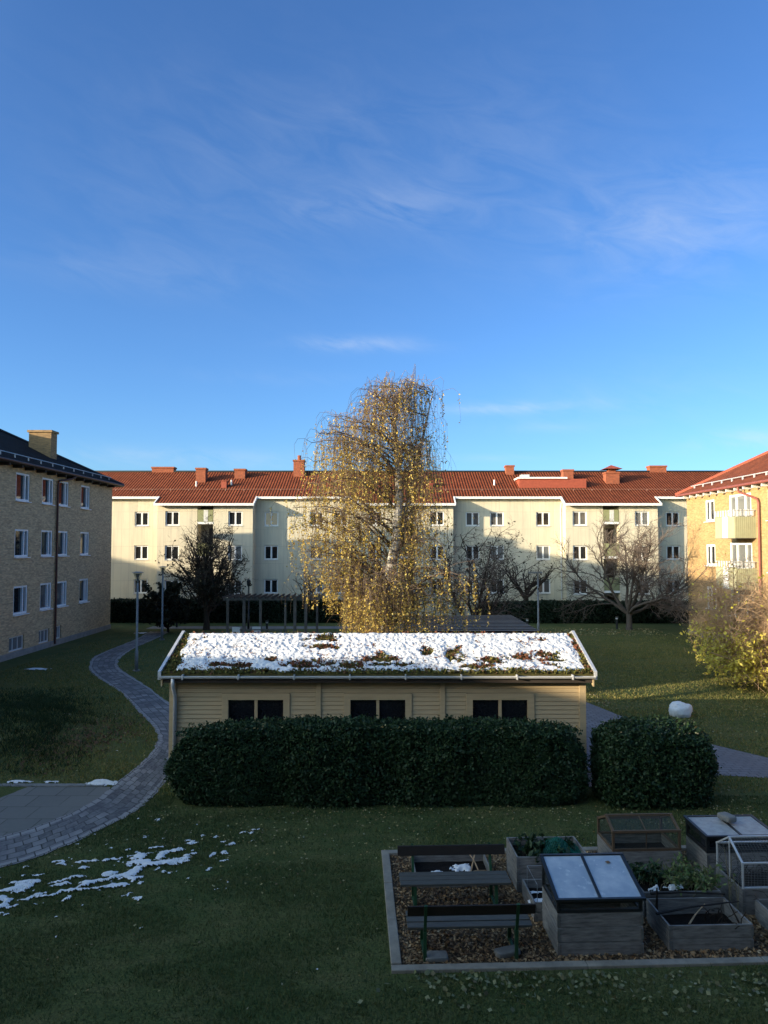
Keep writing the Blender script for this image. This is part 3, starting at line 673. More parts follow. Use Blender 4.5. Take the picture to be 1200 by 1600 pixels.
def balcony(yb0, yb1, zf):
    r = MB(); xo, xi = XR - 1.12, XR
    r.box(xo, xi, yb0, yb1, zf - .16, zf, 'shade_panel'); o = r.build('balcony', RB)
    p = MB(); p.box(xo - .03, xo, yb0 - .03, yb1 + .03, zf - .14, zf + .98, 'balcony_panel'); p.box(xo + .002, xi - .01, yb0 - .032, yb0 - .003, zf - .14, zf + .98, 'balcony_panel'); p.box(xo + .002, xi - .01, yb1 + .003, yb1 + .032, zf - .14, zf + .98, 'balcony_panel')
    for k in range(10): p.box(xo + .06 + k * .105, xo + .075 + k * .105, yb0 - .040, yb0 - .033, zf - .13, zf + .97, 'green_panel')
    q = p.build('panel', None); q.parent = o; q.location = (0, 0, 0); q.data.transform(Matrix.Translation(-Vector(RB.location)))
    p = MB(); p.box(xo - .038, xo - .031, yb0 + .75, yb0 + 1.35, zf - .13, zf + 1.0, 'white_paint'); q = p.build('white_strip', None); q.parent = o; q.data.transform(Matrix.Translation(-Vector(RB.location)))
    p = MB(); p.tube([(xi, yb0, zf + 1.30), (xo, yb0, zf + 1.30), (xo, yb1, zf + 1.30), (xi, yb1, zf + 1.30)], .022, 6, 'grey_metal')
    for k in range(8): p.box(xo - .01, xo + .005, yb0 + .02 + k * .3, yb0 + .17 + k * .3, zf + 1.02, zf + 1.34, 'white_wood')
    for k in range(5): p.box(xo + .05 + k * .21, xo + .14 + k * .21, yb0 - .01, yb0 + .005, zf + 1.02, zf + 1.36, 'white_wood')
    q = p.build('railing', None); q.parent = o; q.data.transform(Matrix.Translation(-Vector(RB.location)))
balcony(38.5, 40.7, 6.12); balcony(38.5, 40.7, 3.42)
a = MB(); a.tube([(XR - .48, Y0R, 8.78), (XR - .48, Y1R + .5, 8.78)], .075, 8, 'red_pipe'); a.build('gutter', RB)
a = MB(); yd = 38.0; a.tube([(XR - .46, yd + 1.5, 8.75), (XR - .45, yd + 1.4, 8.45), (XR - .14, yd + .1, 8.0), (XR - .12, yd, 7.8), (XR - .12, yd, .1)], .058, 8, 'red_pipe'); a.build('downpipe', RB)
a = MB(); zg = 8.84 + .58 * .6
a.tube([(XR + .1, Y0R, zg + .15), (XR + .1, 46.8, zg + .15)], .03, 6, 'pale_metal')
for i in range(20): a.box(XR + .07, XR + .13, 22.5 + i * 1.25, 22.6 + i * 1.25, zg - .12, zg + .15, 'pale_metal')
a.build('snow_guard', RB)
rafters(RB, XR - .44, XR - .01, 33.1, .97, 15, 8.56, 8.715, 'white_wood')
a = MB(); a.box(XR - .05, XR, Y0R, Y1R + .03, -.1, .25, 'plinth'); a.build('plinth', RB)

# ================================================================== neighbours outside the frame (they cast the courtyard's shade)
hip_block('occluder_house', 'unseen low hip roofed house added beside the brick block to cast shade', -18.6, -16.0, 11.3, 12.0, 1, 5.6, 2.6, .3, 'tan_brick', 'black_tiles', [], None, 'house')  # added unseen; roof shaped to shade the lawn but not the shed roof
hip_block('neighbour_block', 'tall brick block beyond the left one, outside the frame', -62.0, 22.0, 64.0, 10.0, 1, 11.6, 2.6, .4, 'tan_brick', 'black_tiles', [], None)
ob = empty('viewpoint_house', (0, -.3, 0), 'brick house from whose window the courtyard is seen, behind the viewer', 'house')
a = MB(); a.box(-16.5, 32, -10.3, -.3, 0, 9.5, 'tan_brick'); a.build('wall', ob)
a = MB(); a.hexa([(-17, -10.8, 9.51), (32.5, -10.8, 9.51), (32.5, .1, 9.51), (-17, .1, 9.51), (-12, -5.4, 12.3), (28, -5.4, 12.3), (28, -5.2, 12.3), (-12, -5.2, 12.3)], 'black_tiles'); a.build('roof', ob)

# ================================================================== SHED
SH = empty('garden_shed', (-.15, 17.55, 0), 'long low yellow clapboard shed under a snowy planted roof, behind the hedge', 'shed')
sx0, sx1, sy0, sy1 = -5.0, 4.70, 17.55, 20.85
ex0, ex1, ey, ez, ry, rz_ = -5.14, 4.84, 17.20, 2.63, 19.2, 3.33
swin = [(-3.65, -2.36), (-.79, .50), (2.08, 3.37)]; wz0, wz1 = 1.02, 1.98
a = MB()
z = 0.05
while z < 2.56:
    zt = z + .090; segs = [(sx0, sx1)]
    if zt > wz0 - .02 and z < wz1 + .02:
        segs = []; c = sx0
        for p, q in swin: segs.append((c, p - .02)); c = q + .02
        segs.append((c, sx1))
    for p, q in segs:
        a.hexa([(p, sy0 - .030, z), (q, sy0 - .030, z), (q, sy0 + .03, z), (p, sy0 + .03, z), (p, sy0 - .012, zt), (q, sy0 - .012, zt), (q, sy0 + .03, zt), (p, sy0 + .03, zt)], 'shed_paint')
    for p, q in segs: a.box(p, q, sy0 + .004, sy0 + .028, zt + .0005, z + .0995, 'shed_paint')
    z += .10
a.face([(sx0, sy0, 0), (sx0, sy1, 0), (sx0, sy1, 2.6), (sx0, 19.2, 3.2), (sx0, sy0, 2.6)], 'shed_paint'); a.face([(sx1, sy0, 0), (sx1, sy0, 2.6), (sx1, 19.2, 3.2), (sx1, sy1, 2.6), (sx1, sy1, 0)], 'shed_paint')
a.face([(sx0, sy1, 0), (sx1, sy1, 0), (sx1, sy1, 2.6), (sx0, sy1, 2.6)], 'shed_paint')
a.build('wall', SH)
for x0, x1 in ((sx0 - .03, sx0 + .12), (sx1 - .12, sx1 + .03), (-1.60, -1.48), (1.31, 1.43)):
    a = MB(); a.box(x0, x1, sy0 - .06, sy0 - .031, .02, 2.56, 'shed_paint'); a.build('batten', SH)
for p, q in swin:
    a = MB(); t = .15
    a.box(p - t, p + .0, sy0 - .055, sy0 + .06, wz0 - .1, wz1 + t, 'shed_paint'); a.box(q, q + t, sy0 - .055, sy0 + .06, wz0 - .1, wz1 + t, 'shed_paint')
    a.box(p, q, sy0 - .055, sy0 + .06, wz1, wz1 + t, 'shed_paint'); a.box(p, q, sy0 - .055, sy0 + .06, wz0 - .1, wz0, 'shed_paint')
    m_ = (p + q) / 2; a.box(m_ - .035, m_ + .035, sy0 - .02, sy0 + .05, wz0, wz1, 'shed_paint')
    f = a.build('window', SH)
    for u, v in ((p, m_ - .035), (m_ + .035, q)):
        b = MB(); b.box(u, v, sy0 + .03, sy0 + .045, wz0, wz1, 'shed_glass'); g = b.build('pane', None); g.parent = f; g.data.transform(Matrix.Translation(-Vector(SH.location)))
a = MB(); th = .10; by = 21.2
a.hexa([(ex0, ey, ez - th), (ex1, ey, ez - th), (ex1, ry, rz_ - th), (ex0, ry, rz_ - th), (ex0, ey, ez), (ex1, ey, ez), (ex1, ry, rz_), (ex0, ry, rz_)], 'moss')
a.hexa([(ex0, ry, rz_ - th), (ex1, ry, rz_ - th), (ex1, by, ez - th), (ex0, by, ez - th), (ex0, ry, rz_), (ex1, ry, rz_), (ex1, by, ez), (ex0, by, ez)], 'moss')
a.build('roof', SH)
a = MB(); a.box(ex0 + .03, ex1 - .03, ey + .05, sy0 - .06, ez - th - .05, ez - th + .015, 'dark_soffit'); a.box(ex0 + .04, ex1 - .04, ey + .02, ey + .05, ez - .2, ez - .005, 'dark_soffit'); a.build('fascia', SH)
for sgn, xe in ((-1, ex0), (1, ex1)):
    a = MB(); x0, x1 = sorted((xe, xe + sgn * .07))
    a.hexa([(x0, ey - .03, ez - .12), (x1, ey - .03, ez - .12), (x1, ry, rz_ - .10), (x0, ry, rz_ - .10), (x0, ey - .03, ez + .07), (x1, ey - .03, ez + .07), (x1, ry, rz_ + .07), (x0, ry, rz_ + .07)], 'pale_metal')
    a.hexa([(x0, ry, rz_ - .10), (x1, ry, rz_ - .10), (x1, by, ez - .1), (x0, by, ez - .1), (x0, ry, rz_ + .07), (x1, ry, rz_ + .07), (x1, by, ez + .07), (x0, by, ez + .07)], 'pale_metal')
    a.build('verge_flashing', SH)
    a = MB(); x0, x1 = sorted((xe + sgn * .0, xe - sgn * .03)); x0 += .001 * sgn
    a.hexa([(x0, ey - .02, ez - .28), (x1, ey - .02, ez - .28), (x1, ry, rz_ - .28), (x0, ry, rz_ - .28), (x0, ey - .02, ez - .125), (x1, ey - .02, ez - .125), (x1, ry, rz_ - .12), (x0, ry, rz_ - .12)], 'shed_paint'); a.build('bargeboard', SH)
# gutter: half round channel
a = MB(); r = .065; prof = [(ey - .055 + r * math.cos(t), ez - .035 + r * math.sin(t)) for t in np.linspace(math.pi, 2 * math.pi, 8)]
prof2 = [(ey - .055 + (r - .008) * math.cos(t), ez - .035 + (r - .008) * math.sin(t)) for t in np.linspace(math.pi, 2 * math.pi, 8)]
for P_ in (prof, prof2):
    for i in range(7): a.face([(ex0 - .02, *P_[i]), (ex1 + .02, *P_[i]), (ex1 + .02, *P_[i + 1]), (ex0 - .02, *P_[i + 1])], 'pale_metal')
for i in (0, 7): a.face([(ex0 - .02, *prof[i]), (ex1 + .02, *prof[i]), (ex1 + .02, *prof2[i]), (ex0 - .02, *prof2[i])], 'pale_metal')
for x in (ex0 - .02, ex1 + .02): a.face([(x, *p) for p in prof], 'pale_metal')
a.build('gutter', SH)
a = MB()
for i in range(8): a.box(ex0 + .5 + i * 1.28, ex0 + .53 + i * 1.28, ey - .125, ey + .02, ez - .11, ez - .0, 'pale_metal')
a.build('gutter_bracket', SH)
a = MB(); a.tube([(-4.86, ey - .05, ez - .09), (-4.86, ey - .03, ez - .28), (-4.88, sy0 - .12, ez - .55), (-4.88, sy0 - .12, .15)], .042, 10, 'pale_metal'); a.build('downpipe', SH, smooth=True)
# moss and sedum tufts along the roof edges
rng = np.random.default_rng(5)
def onroof(x, t): return np.stack([x, ey + (ry - ey) * t, ez + (rz_ - ez) * t + .015], 1)
def snow_mask(x, t):
    m = np.minimum.reduce([(t - (.06 + .12 * (fbm(x * 2.2, t * 4, 3) - .35))) * 9, (x - ex0 - .10 - .42 * fbm(x * .5, t * 4 + 3, 8) + .15 * t) * 3, (ex1 - x - .03 - .20 * fbm(x, t * 5, 4)) * 5, (1.0 - t - .02) * 22])
    h = fbm(x * 1.9 + 7, t * 2.4, 21, 4) - .84 + .06 * (1 - t)
    h = np.maximum(h, (fbm(x * 1.1 + 30, t * 5 + 2, 33, 4) - .78 + .10 * (1 - t)))
    for cx, ct, rx, rt in ((-1.55, .86, .42, .10), (-1.5, .62, .45, .07), (-1.75, .20, .75, .10), (-.75, .18, .35, .08), (3.95, .80, .22, .05), (3.95, .42, .27, .09), (3.95, .20, .3, .05), (1.05, .52, .14, .10), (-.05, .32, .45, .08), (-2.7, .34, .2, .06), (2.6, .3, .45, .08), (-4.0, .2, .2, .05), (.2, .2, .6, .05), (2.2, .16, .4, .06)):
        h = np.maximum(h, .11 * (.95 - ((x - cx) / rx) ** 2 - ((t - ct) / rt) ** 2) + .42 * (fbm(x * 9, t * 22, 5) - .56))
    return np.minimum(m, -h * 7)
n = 9000; x = rng.uniform(ex0, ex1, n); t = rng.uniform(0, 1, n) ** 1.3; k = snow_mask(x, t) < .12; x, t = x[k], t[k]
P = onroof(x, t); P[:, 2] += rng.uniform(-.005, .035, len(P))
x2 = rng.uniform(ex0 + .3, ex1 - .1, 7000); t2 = rng.uniform(.06, .97, 7000); k2 = rng.uniform(size=7000) < np.clip((fbm(x2 * 2, t2 * 4, 91) - .42) * 3, 0, 1)
P2 = onroof(x2[k2], t2[k2]); P2[:, 2] += .035; V, F = leaves(P2, .028, rng, aspect=1.5); o = npmesh('dead_stalks', V, F, 'sedum', SH); o['kind'] = 'stuff'
red = (fbm(x * 2.1, t * 3, 40) > .5) & (t > .13)
for nm, kk, mt in (('moss_tufts', ~red, 'moss_tufts'), ('sedum', red, 'sedum')):
    V, F = leaves(P[kk], .055, rng, aspect=1.3); o = npmesh(nm, V, F, mt, SH); o['kind'] = 'stuff'
nxx, nyy = 640, 150
xx = np.linspace(ex0 + .01, ex1 - .01, nxx); tt = np.linspace(0.01, .995, nyy); XX, TT = np.meshgrid(xx, tt); x, t = XX.ravel(), TT.ravel()
m = snow_mask(x, t)
lump = fbm(x * 7 + t * 9, t * 13 - x * 2, 51, 3) ; lump2 = vnoise(x * 13 - t * 10, t * 24 + x * 4, 77)
hgt = np.clip(m, -.5, 1) * .04 + .040 * (lump - .45) + .030 * (lump2 - .5) + .022 * (vnoise(x * 27, t * 46, 12) - .5)
P = onroof(x, t); P[:, 2] += np.where(m > 0, np.maximum(hgt, .012), -.03)
keep = (m > -.12).reshape(nyy, nxx); idx = np.arange(nxx * nyy).reshape(nyy, nxx)
q = keep[:-1, :-1] & keep[1:, :-1] & keep[:-1, 1:] & keep[1:, 1:]
F = np.stack([idx[:-1, :-1], idx[:-1, 1:], idx[1:, 1:], idx[1:, :-1]], -1)[q]
tag(npmesh('roof_snow', P, F, 'snow', smooth=True), 'lumpy white snow lying on the shed roof with moss showing through', 'snow', kind='stuff')

# slatted roof of a second shelter behind the shed
SP = empty('slatted_shelter', (3.4, 27.2, 0), 'brown slatted shelter roof behind the right half of the shed', 'shelter')
a = MB(); y = 27.25
while y < 33.1: a.box(.6, 5.72, y, y + .30, 2.42, 2.47, 'shelter_wood'); a.box(.6, 5.72, y - .03, y - .002, 2.40, 2.475, 'bench_dark'); y += .52  # dark strip before each slat stands in for the shaded gap
a.build('slat_roof', SP)
a = MB()
for x in (.8, 3.2, 5.6): a.box(x - .05, x + .05, 27.2, 33.1, 2.28, 2.415, 'brown_wood')
a.build('beam', SP)
for x in (.8, 5.6):
    for y in (27.5, 32.8): a = MB(); a.box(x - .06, x + .06, y - .06, y + .06, 0, 2.28, 'brown_wood'); a.build('post', SP)

# pergola with posts on the left
PG = empty('pergola', (-7.5, 44.5, 0), 'weathered grey wooden pergola with square posts between the dark tree and the birch', 'pergola')
def pp(px, y=44.5): return (px - 600) / FPX * y
for px, y, wd in ((357, 46, .14), (382.5, 44.5, .16), (408, 44.5, .14), (446.5, 42.5, .11), (461.5, 44.5, .17), (478.5, 44.5, .16), (496, 46, .13)):
    a = MB(); x = pp(px, y); a.box(x - wd / 2, x + wd / 2, y - wd / 2, y + wd / 2, 0, 2.3, 'pergola_wood'); a.build('post', PG)
a = MB(); a.box(pp(350), pp(500), 44.44, 44.56, 2.305, 2.44, 'pergola_wood'); a.build('beam', PG)
a = MB(); a.box(pp(350), pp(505), 46.5, 46.62, 2.305, 2.44, 'pergola_wood'); a.build('beam', PG)
for i in range(17):
    a = MB(); x = pp(352) + i * .36; a.box(x - .03, x + .03, 43.9, 47.1, 2.445, 2.55, 'brown_wood' if i < 11 else 'frame_wood'); a.build('joist', PG)
a = MB(); a.box(pp(376, 42), pp(443, 42), 41.95, 42.05, .80, .86, 'pergola_wood')
for px in (380, 417, 440): a.box(pp(px, 42) - .04, pp(px, 42) + .04, 41.96, 42.04, 0, .80, 'pergola_wood')
tag(a.build('rail'), 'low grey wooden rail in front of the pergola', 'railing')
def slat_chair(x, y, rz, lab):
    r = empty('garden_chair', (x, y, 0), lab, 'garden chair', 'pale chairs in front of the pergola', rz)
    for nm, bxs in (('seat', [(-.24, .24, -.24, .24, .42, .46)]), ('backrest', [(-.24, .24, .2, .24, .5, .92)])):
        a = MB(); [a.box(*b_, 'white_wood') for b_ in bxs]; a.build(nm, r, world=False)
    for u in (-.21, .21):
        for v in (-.21, .21): a = MB(); a.box(u - .02, u + .02, v - .02, v + .02, 0, .419, 'white_wood'); a.build('leg', r, world=False)
slat_chair(pp(373, 42.8), 42.8, 2.9, 'pale garden chair left of the pergola rail'); slat_chair(pp(402, 43), 43.0, 3.3, 'pale garden chair behind the middle of the pergola rail')

# ================================================================== LAMPS AND BOLLARDS
def lamp(loc, h, label, style=0, m='post_metal', grp='lamp posts of the courtyard'):
    r = empty('street_lamp', loc, label, 'street lamp', grp); x, y, _ = loc
    a = MB(); a.tube([(x, y, 0), (x, y, .9), (x, y, .92), (x, y, h - .5)], [.075, .075, .052, .046], 10, m); a.build('pole', r, smooth=True)
    a = MB(); a.tube([(x, y, -.05), (x, y, .06)], .16, 12, m); a.build('base', r)
    if style == 0:
        a = MB(); a.tube([(x, y, h - .5), (x, y, h - .42), (x, y, h - .06)], [.05, .06, .20], 14, 'clear_pane'); a.build('glass_cone', r, smooth=False)
        a = MB(); a.tube([(x, y, h - .06), (x, y, h - .035), (x, y, h)], [.25, .26, .05], 16, m); a.build('cap', r)
        a = MB(); a.tube([(x, y, h - .5), (x, y, h - .25), (x, y, h - .10)], [.03, .05, .10], 10, m); a.build('reflector', r)
    elif style == 1:
        a = MB(); a.tube([(x, y, h - .5), (x, y, h - .4), (x, y, h - .1), (x, y, h)], [.05, .11, .13, .03], 12, 'black_metal'); a.build('lantern', r)
    else:
        a = MB(); a.tube([(x, y, h - .5), (x, y, h - .1)], .045, 10, m); a.box(x - .55, x + .25, y - .12, y + .12, h - .1, h, m); a.build('lamp_head', r)
lamp(at(213, 1049), 4.42, 'tall grey lamp post with cone head beside the winding path')
lamp(at(253, 1000), 4.36, 'thinner grey lamp post farther along the path, in front of the dark tree')
lamp((aty(388.5, 930, 49.3)[0], 49.3, 0), 3.35, 'slim black lantern post behind the pergola', 1, 'black_metal')
lamp((aty(841, 960, 45)[0], 45.0, 0), 4.0, 'grey lamp post with flat head behind the slatted shelter', 2)
def bollard(px, py, lab):
    x, y, _ = at(px, py); r = empty('bollard_lamp', (x, y, 0), lab, 'bollard light', 'low bollard lights along the far hedge')
    a = MB(); a.tube([(x, y, 0), (x, y, .66)], .07, 10, 'black_metal'); a.build('post', r)
    a = MB(); a.tube([(x, y, .661), (x, y, .76)], .075, 10, 'frosted'); a.build('lens', r)
    a = MB(); a.tube([(x, y, .761), (x, y, .83)], [.11, .09], 10, 'black_metal'); a.build('cap', r)
bollard(276, 980, 'black bollard light beside the left path near the dark tree'); bollard(964, 983, 'black bollard light at the foot of the spreading bare tree')
bollard(824, 986, 'black bollard light beside the slatted shelter'); bollard(417, 990, 'bollard light in front of the pergola rail')

# ================================================================== HEDGES
def hedge(name, label, x0, x1, y0, y1, h, seed, nleaf, size, mat, cat='hedge', bulge=.12, rnd=.25, top=None):
    rng = np.random.default_rng(seed); r = empty(name, ((x0 + x1) / 2, (y0 + y1) / 2, 0), label, cat)
    cx, cy, hx, hy = (x0 + x1) / 2, (y0 + y1) / 2, (x1 - x0) / 2, (y1 - y0) / 2
    pe_ = np.linspace(0, 2 * math.pi, 40001); ke = 2 / 4.2
    px_ = np.sign(np.cos(pe_)) * np.abs(np.cos(pe_)) ** ke * hx; py_ = np.sign(np.sin(pe_)) * np.abs(np.sin(pe_)) ** ke * hy
    arc = np.concatenate([[0], np.cumsum(np.hypot(np.diff(px_), np.diff(py_)))]); arc /= arc[-1]
    def surf(u, v):                                        # u around, v 0 foot .. 1 top centre
        X = np.interp(u % 1.0, arc, px_); Y = np.interp(u % 1.0, arc, py_)
        ve = np.clip(v, 0, 1); side = np.clip(ve / .62, 0, 1); tp = np.clip((ve - .62) / .38, 0, 1)
        rr = np.where(tp > 0, 1 - tp ** 1.0, 1.0); z = side * h * (1 - rnd * .35) + h * rnd * .35 * np.sin(np.minimum(tp * 2.2, 1) * math.pi / 2)
        ed = np.where(tp > 0, 1, .93 + .07 * np.sin(np.clip(side * math.pi, 0, math.pi)))
        inset = np.where(side > .85, (side - .85) / .15 * .05, 0) + np.where(side < .12, (.12 - side) * .5, 0)
        xa = X * rr * ed - np.sign(X) * inset * np.abs(X) / hx * hx * .4; ya = Y * rr * ed - np.sign(Y) * inset * hy
        nb = fbm((cx + xa) * 1.1 + 3 * seed, (cy + ya) * 1.1 + z * 1.3, seed, 3) - .5
        nb2 = fbm((cx + xa) * 5, (cy + ya) * 5 + z * 5, seed + 5, 2) - .5
        s = 1 + (nb * bulge * 2 + nb2 * .10) / max(hy, .4) * (rr > .35)
        dep = 0
        if hx > 3 * hy:
            for gx_, am in ((-2.05, .26), (.15, .26), (2.4, .20)):
                dep = dep + am * np.exp(-((xa - gx_) / .42) ** 2) * np.where(Y < 0, 1, .4)
        return cx + xa * (1 + (s - 1) * hy / hx), cy + ya * s * (1 - dep * (1 - .5 * tp)), z * (1 + nb * .07 + nb2 * .05) - .12 * np.asarray(dep) * tp * 2
    nu, nv = 140, 26; U, Vv = np.meshgrid(np.linspace(0, 1, nu, endpoint=False), np.linspace(0, 1, nv))
    X, Y, Z = surf(U.ravel(), Vv.ravel()); c0 = np.array([cx, cy, 0])
    P = (np.stack([X, Y, Z], 1) - c0) * np.array([1 - .09 / hx, 1 - .09 / hy, 1 - .07 / h]) + c0
    I = np.arange(nu * nv).reshape(nv, nu); F = np.stack([I[:-1], np.roll(I[:-1], -1, 1), np.roll(I[1:], -1, 1), I[1:]], -1).reshape(-1, 4)
    npmesh('dark_core', P, F, 'hedge_core', r, smooth=True)  # closed dark hull behind the leaves, no modelled branches
    # area-even sampling
    Q = P.reshape(nv, nu, 3); ar = np.linalg.norm(np.cross(np.roll(Q[:-1], -1, 1) - Q[:-1], Q[1:] - Q[:-1]), axis=2).ravel()
    c = rng.choice(len(ar), nleaf, p=ar / ar.sum()); iv, iu = c // nu, c % nu
    u = (iu + rng.uniform(0, 1, nleaf)) / nu; v = (iv + rng.uniform(0, 1, nleaf)) / (nv - 1)
    X, Y, Z = surf(u, v); P = np.stack([X, Y, Z], 1); out = P - np.array([cx, cy, h * .45]); out /= np.linalg.norm(out, axis=1, keepdims=True)
    P += out * rng.normal(-.02, .045, (nleaf, 1)) ; P[:, 2] = np.maximum(P[:, 2], .02)
    nsp = nleaf // 60; sp = P[Z > h * .9]
    if len(sp):
        sp = sp[rng.integers(0, len(sp), nsp)]; sp = np.concatenate([sp + np.array([0, 0, .03 * k]) + rng.normal(0, .012, sp.shape) for k in (1, 2, 3)]); P = np.concatenate([P, sp])
    V, F = leaves(P, size, rng, aspect=1.7); npmesh('foliage', V, F, mat, r)
hedge('hedge', 'long dark green hedge in front of the shed windows', -4.72, 4.44, 15.95, 17.12, 1.66, 3, 95000, .042, 'hedge_leaves', rnd=.3)
hedge('round_bush', 'clipped rounded dark bush right of the long hedge', 4.70, 7.12, 15.9, 17.5, 1.57, 8, 36000, .042, 'hedge_leaves', cat='bush', rnd=.42, bulge=.13)
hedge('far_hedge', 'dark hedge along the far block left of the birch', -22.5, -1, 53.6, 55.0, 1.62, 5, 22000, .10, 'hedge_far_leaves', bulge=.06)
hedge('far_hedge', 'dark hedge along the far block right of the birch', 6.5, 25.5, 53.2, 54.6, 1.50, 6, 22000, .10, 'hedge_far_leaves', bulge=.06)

# ================================================================== TREES
def grow(rng, p, d, ln, r, lev, P, out):
    n = P['seg'][lev]; pts = [np.array(p, float)]; rad = [r]; d = np.array(d, float); d /= np.linalg.norm(d); dirs = [d]
    for i in range(n):
        d = d + rng.normal(0, P['gn'][lev], 3) + np.array([0, 0, P['trop'][lev]]); d /= np.linalg.norm(d)
        pts.append(pts[-1] + d * ln / n); rad.append(max(r * (1 - (i + 1) / n * P['taper'][lev]), .003)); dirs.append(d)
    out[min(lev, len(out) - 1)].append((pts, rad))
    if lev + 1 < P['levels']:
        k = P['num'][lev]; k = int(k * rng.uniform(.75, 1.25) + .5)
        for j in range(k):
            t = P['from'][lev] + (1 - P['from'][lev]) * (j + rng.uniform(.1, .9)) / k; f = t * n; i = min(int(f), n - 1)
            q = pts[i] + (pts[i + 1] - pts[i]) * (f - i); dd = dirs[i + 1]
            s = rng.normal(size=3); s -= dd * s.dot(dd); s /= np.linalg.norm(s); an = P['ang'][lev] * rng.uniform(.7, 1.3)
            grow(rng, q, dd * math.cos(an) + s * math.sin(an), ln * P['lr'][lev] * rng.uniform(.65, 1.2) * (1.15 - .5 * t), max(min(r * P['rr'][lev], rad[i] * .8), .003), lev + 1, P, out)
def tubes(lines, n):
    V = []; F = []; o = 0
    for pts, rad in lines:
        pts = np.array(pts); m = len(pts); tg = np.gradient(pts, axis=0); tg /= np.linalg.norm(tg, axis=1, keepdims=True) + 1e-9
        ref = np.array([.31, .93, .17]); a = np.cross(tg, ref); a /= np.linalg.norm(a, axis=1, keepdims=True) + 1e-9; b = np.cross(tg, a)
        th = np.arange(n) * 2 * math.pi / n; rr = np.array(rad)[:, None, None]
        V.append((pts[:, None] + (a[:, None] * np.cos(th)[None, :, None] + b[:, None] * np.sin(th)[None, :, None]) * rr).reshape(-1, 3))
        I = o + np.arange(m * n).reshape(m, n); F.append(np.stack([I[:-1], np.roll(I[:-1], -1, 1), np.roll(I[1:], -1, 1), I[1:]], -1).reshape(-1, 4)); o += m * n
    return np.concatenate(V), np.concatenate(F)
def tips(lines, rng, per, spread=.05, tmin=.2):
    out = []
    for pts, rad in lines:
        pts = np.array(pts); k = rng.poisson(per)
        if k:
            f = rng.uniform(tmin, 1, k) * (len(pts) - 1.001); i = f.astype(int); out.append(pts[i] + (pts[i + 1] - pts[i]) * (f - i)[:, None])
    P = np.concatenate(out); return P + rng.normal(0, spread, P.shape)
def put_tree(r, out, tl, bark, twig, leafP=None, lsize=.05, lmat=None, rng=None, sides=(7, 3)):
    V, F = tubes(sum(out[:tl], []), sides[0]); npmesh('trunk', V, F, bark, r, smooth=True)
    V, F = tubes(sum(out[tl:], []), sides[1])
    if leafP is not None:
        V2, F2 = leaves(leafP, lsize, rng); mi = np.concatenate([np.zeros(len(F)), np.ones(len(F2))]); F = np.concatenate([F, F2 + len(V)]); V = np.concatenate([V, V2])
        npmesh('crown', V, F, [twig, lmat], r, mi)
    else: npmesh('crown', V, F, twig, r)
def bare_tree(label, x, y, h, seed, spread, stems, bark='bark', twig='twigs', cat='tree', name='bare_tree', P=None, r0=.16, trunk=1.0, lean=.55, leafn=0, lmat='dark_leaves', lsize=.06, group=None, tl=2, filt=None, env=None):
    rng = np.random.default_rng(seed); r = empty(name, (x, y, 0), label, cat, group); out = [[], [], [], []]
    pts = [np.array((x, y, -.05)), np.array((x + .03, y, trunk * .5)), np.array((x, y + .02, trunk))]; out[0].append((pts, [r0 * 1.25, r0, r0 * .92]))
    for s in range(stems):
        a = 2 * math.pi * (s + rng.uniform(-.25, .25)) / stems; tl_ = lean * rng.uniform(.45, 1.3); d = (math.cos(a) * math.sin(tl_), math.sin(a) * math.sin(tl_), math.cos(tl_))
        grow(rng, pts[2] + np.array((0, 0, rng.uniform(-.25, 0) * trunk)), d, (h - trunk) * rng.uniform(.55, .8) * (1 + spread * abs(math.sin(tl_))), r0 * .62, 0, P, out)
    if env:
        c_, q_ = np.array(env[0]), np.array(env[1]); fr_ = rng.uniform(.85, 1.12, 100000); k_ = [0]
        def inside(l): k_[0] += 1; return np.sum(((l[0][-1] - c_) / q_) ** 2) < fr_[k_[0] % 100000] ** 2
        out[1:] = [[l for l in o if inside(l)] for o in out[1:]]
        out[0] = [(p[:max(2, int(len(p) * .8))], q) if not inside((p, q)) else (p, q) for p, q in out[0]]; out[0] = [(p, q[:len(p)]) for p, q in out[0]]
    lp = None
    if leafn: lp = tips(out[3], rng, leafn, .05); lp = lp if filt is None else lp[filt(lp, rng)]
    put_tree(r, out, tl, bark, twig, lp, lsize, lmat, rng)
PB = dict(levels=4, seg=[6, 5, 4, 4], gn=[.16, .2, .22, .2], trop=[.05, .04, .06, .07], taper=[.75, .75, .7, .6], num=[8, 7, 7, 0], ang=[.75, .8, .7, 0], lr=[.55, .5, .5, 0], rr=[.5, .5, .5, .5])
PB['from'] = [.2, .15, .15, 0]
bx, by_, _ = at(983, 984)
bare_tree('wide spreading bare tree on the lawn before the right far hedge', bx, by_, 7.3, 12, .55, 8, bark='bark_grey', twig='twigs_grey', P={**PB, 'num': [10, 10, 8, 0], 'gn': [.13, .18, .2, .2], 'trop': [.03, .03, .05, .05], 'rr': [.42, .5, .5, .5]}, r0=.19, trunk=1.25, lean=.85)
bare_tree('small dark pollarded tree behind the right far hedge, left of the flat headed lamp', aty(822, 940, 56.2)[0], 56.2, 4.7, 31, .7, 7, bark='twigs_dark', twig='twigs_dark', P={**PB, 'num': [5, 5, 3, 0], 'trop': [.06, .05, .06, .07], 'gn': [.2, .22, .22, .2]}, r0=.2, trunk=2.0, lean=1.1)
bare_tree('small bare tree behind the right far hedge next to the yellow brick corner', aty(1040, 940, 56.2)[0], 56.2, 4.6, 35, .4, 4, bark='twigs_dark', twig='twigs', P={**PB, 'num': [5, 4, 3, 0]}, r0=.12, trunk=1.4, lean=.6)
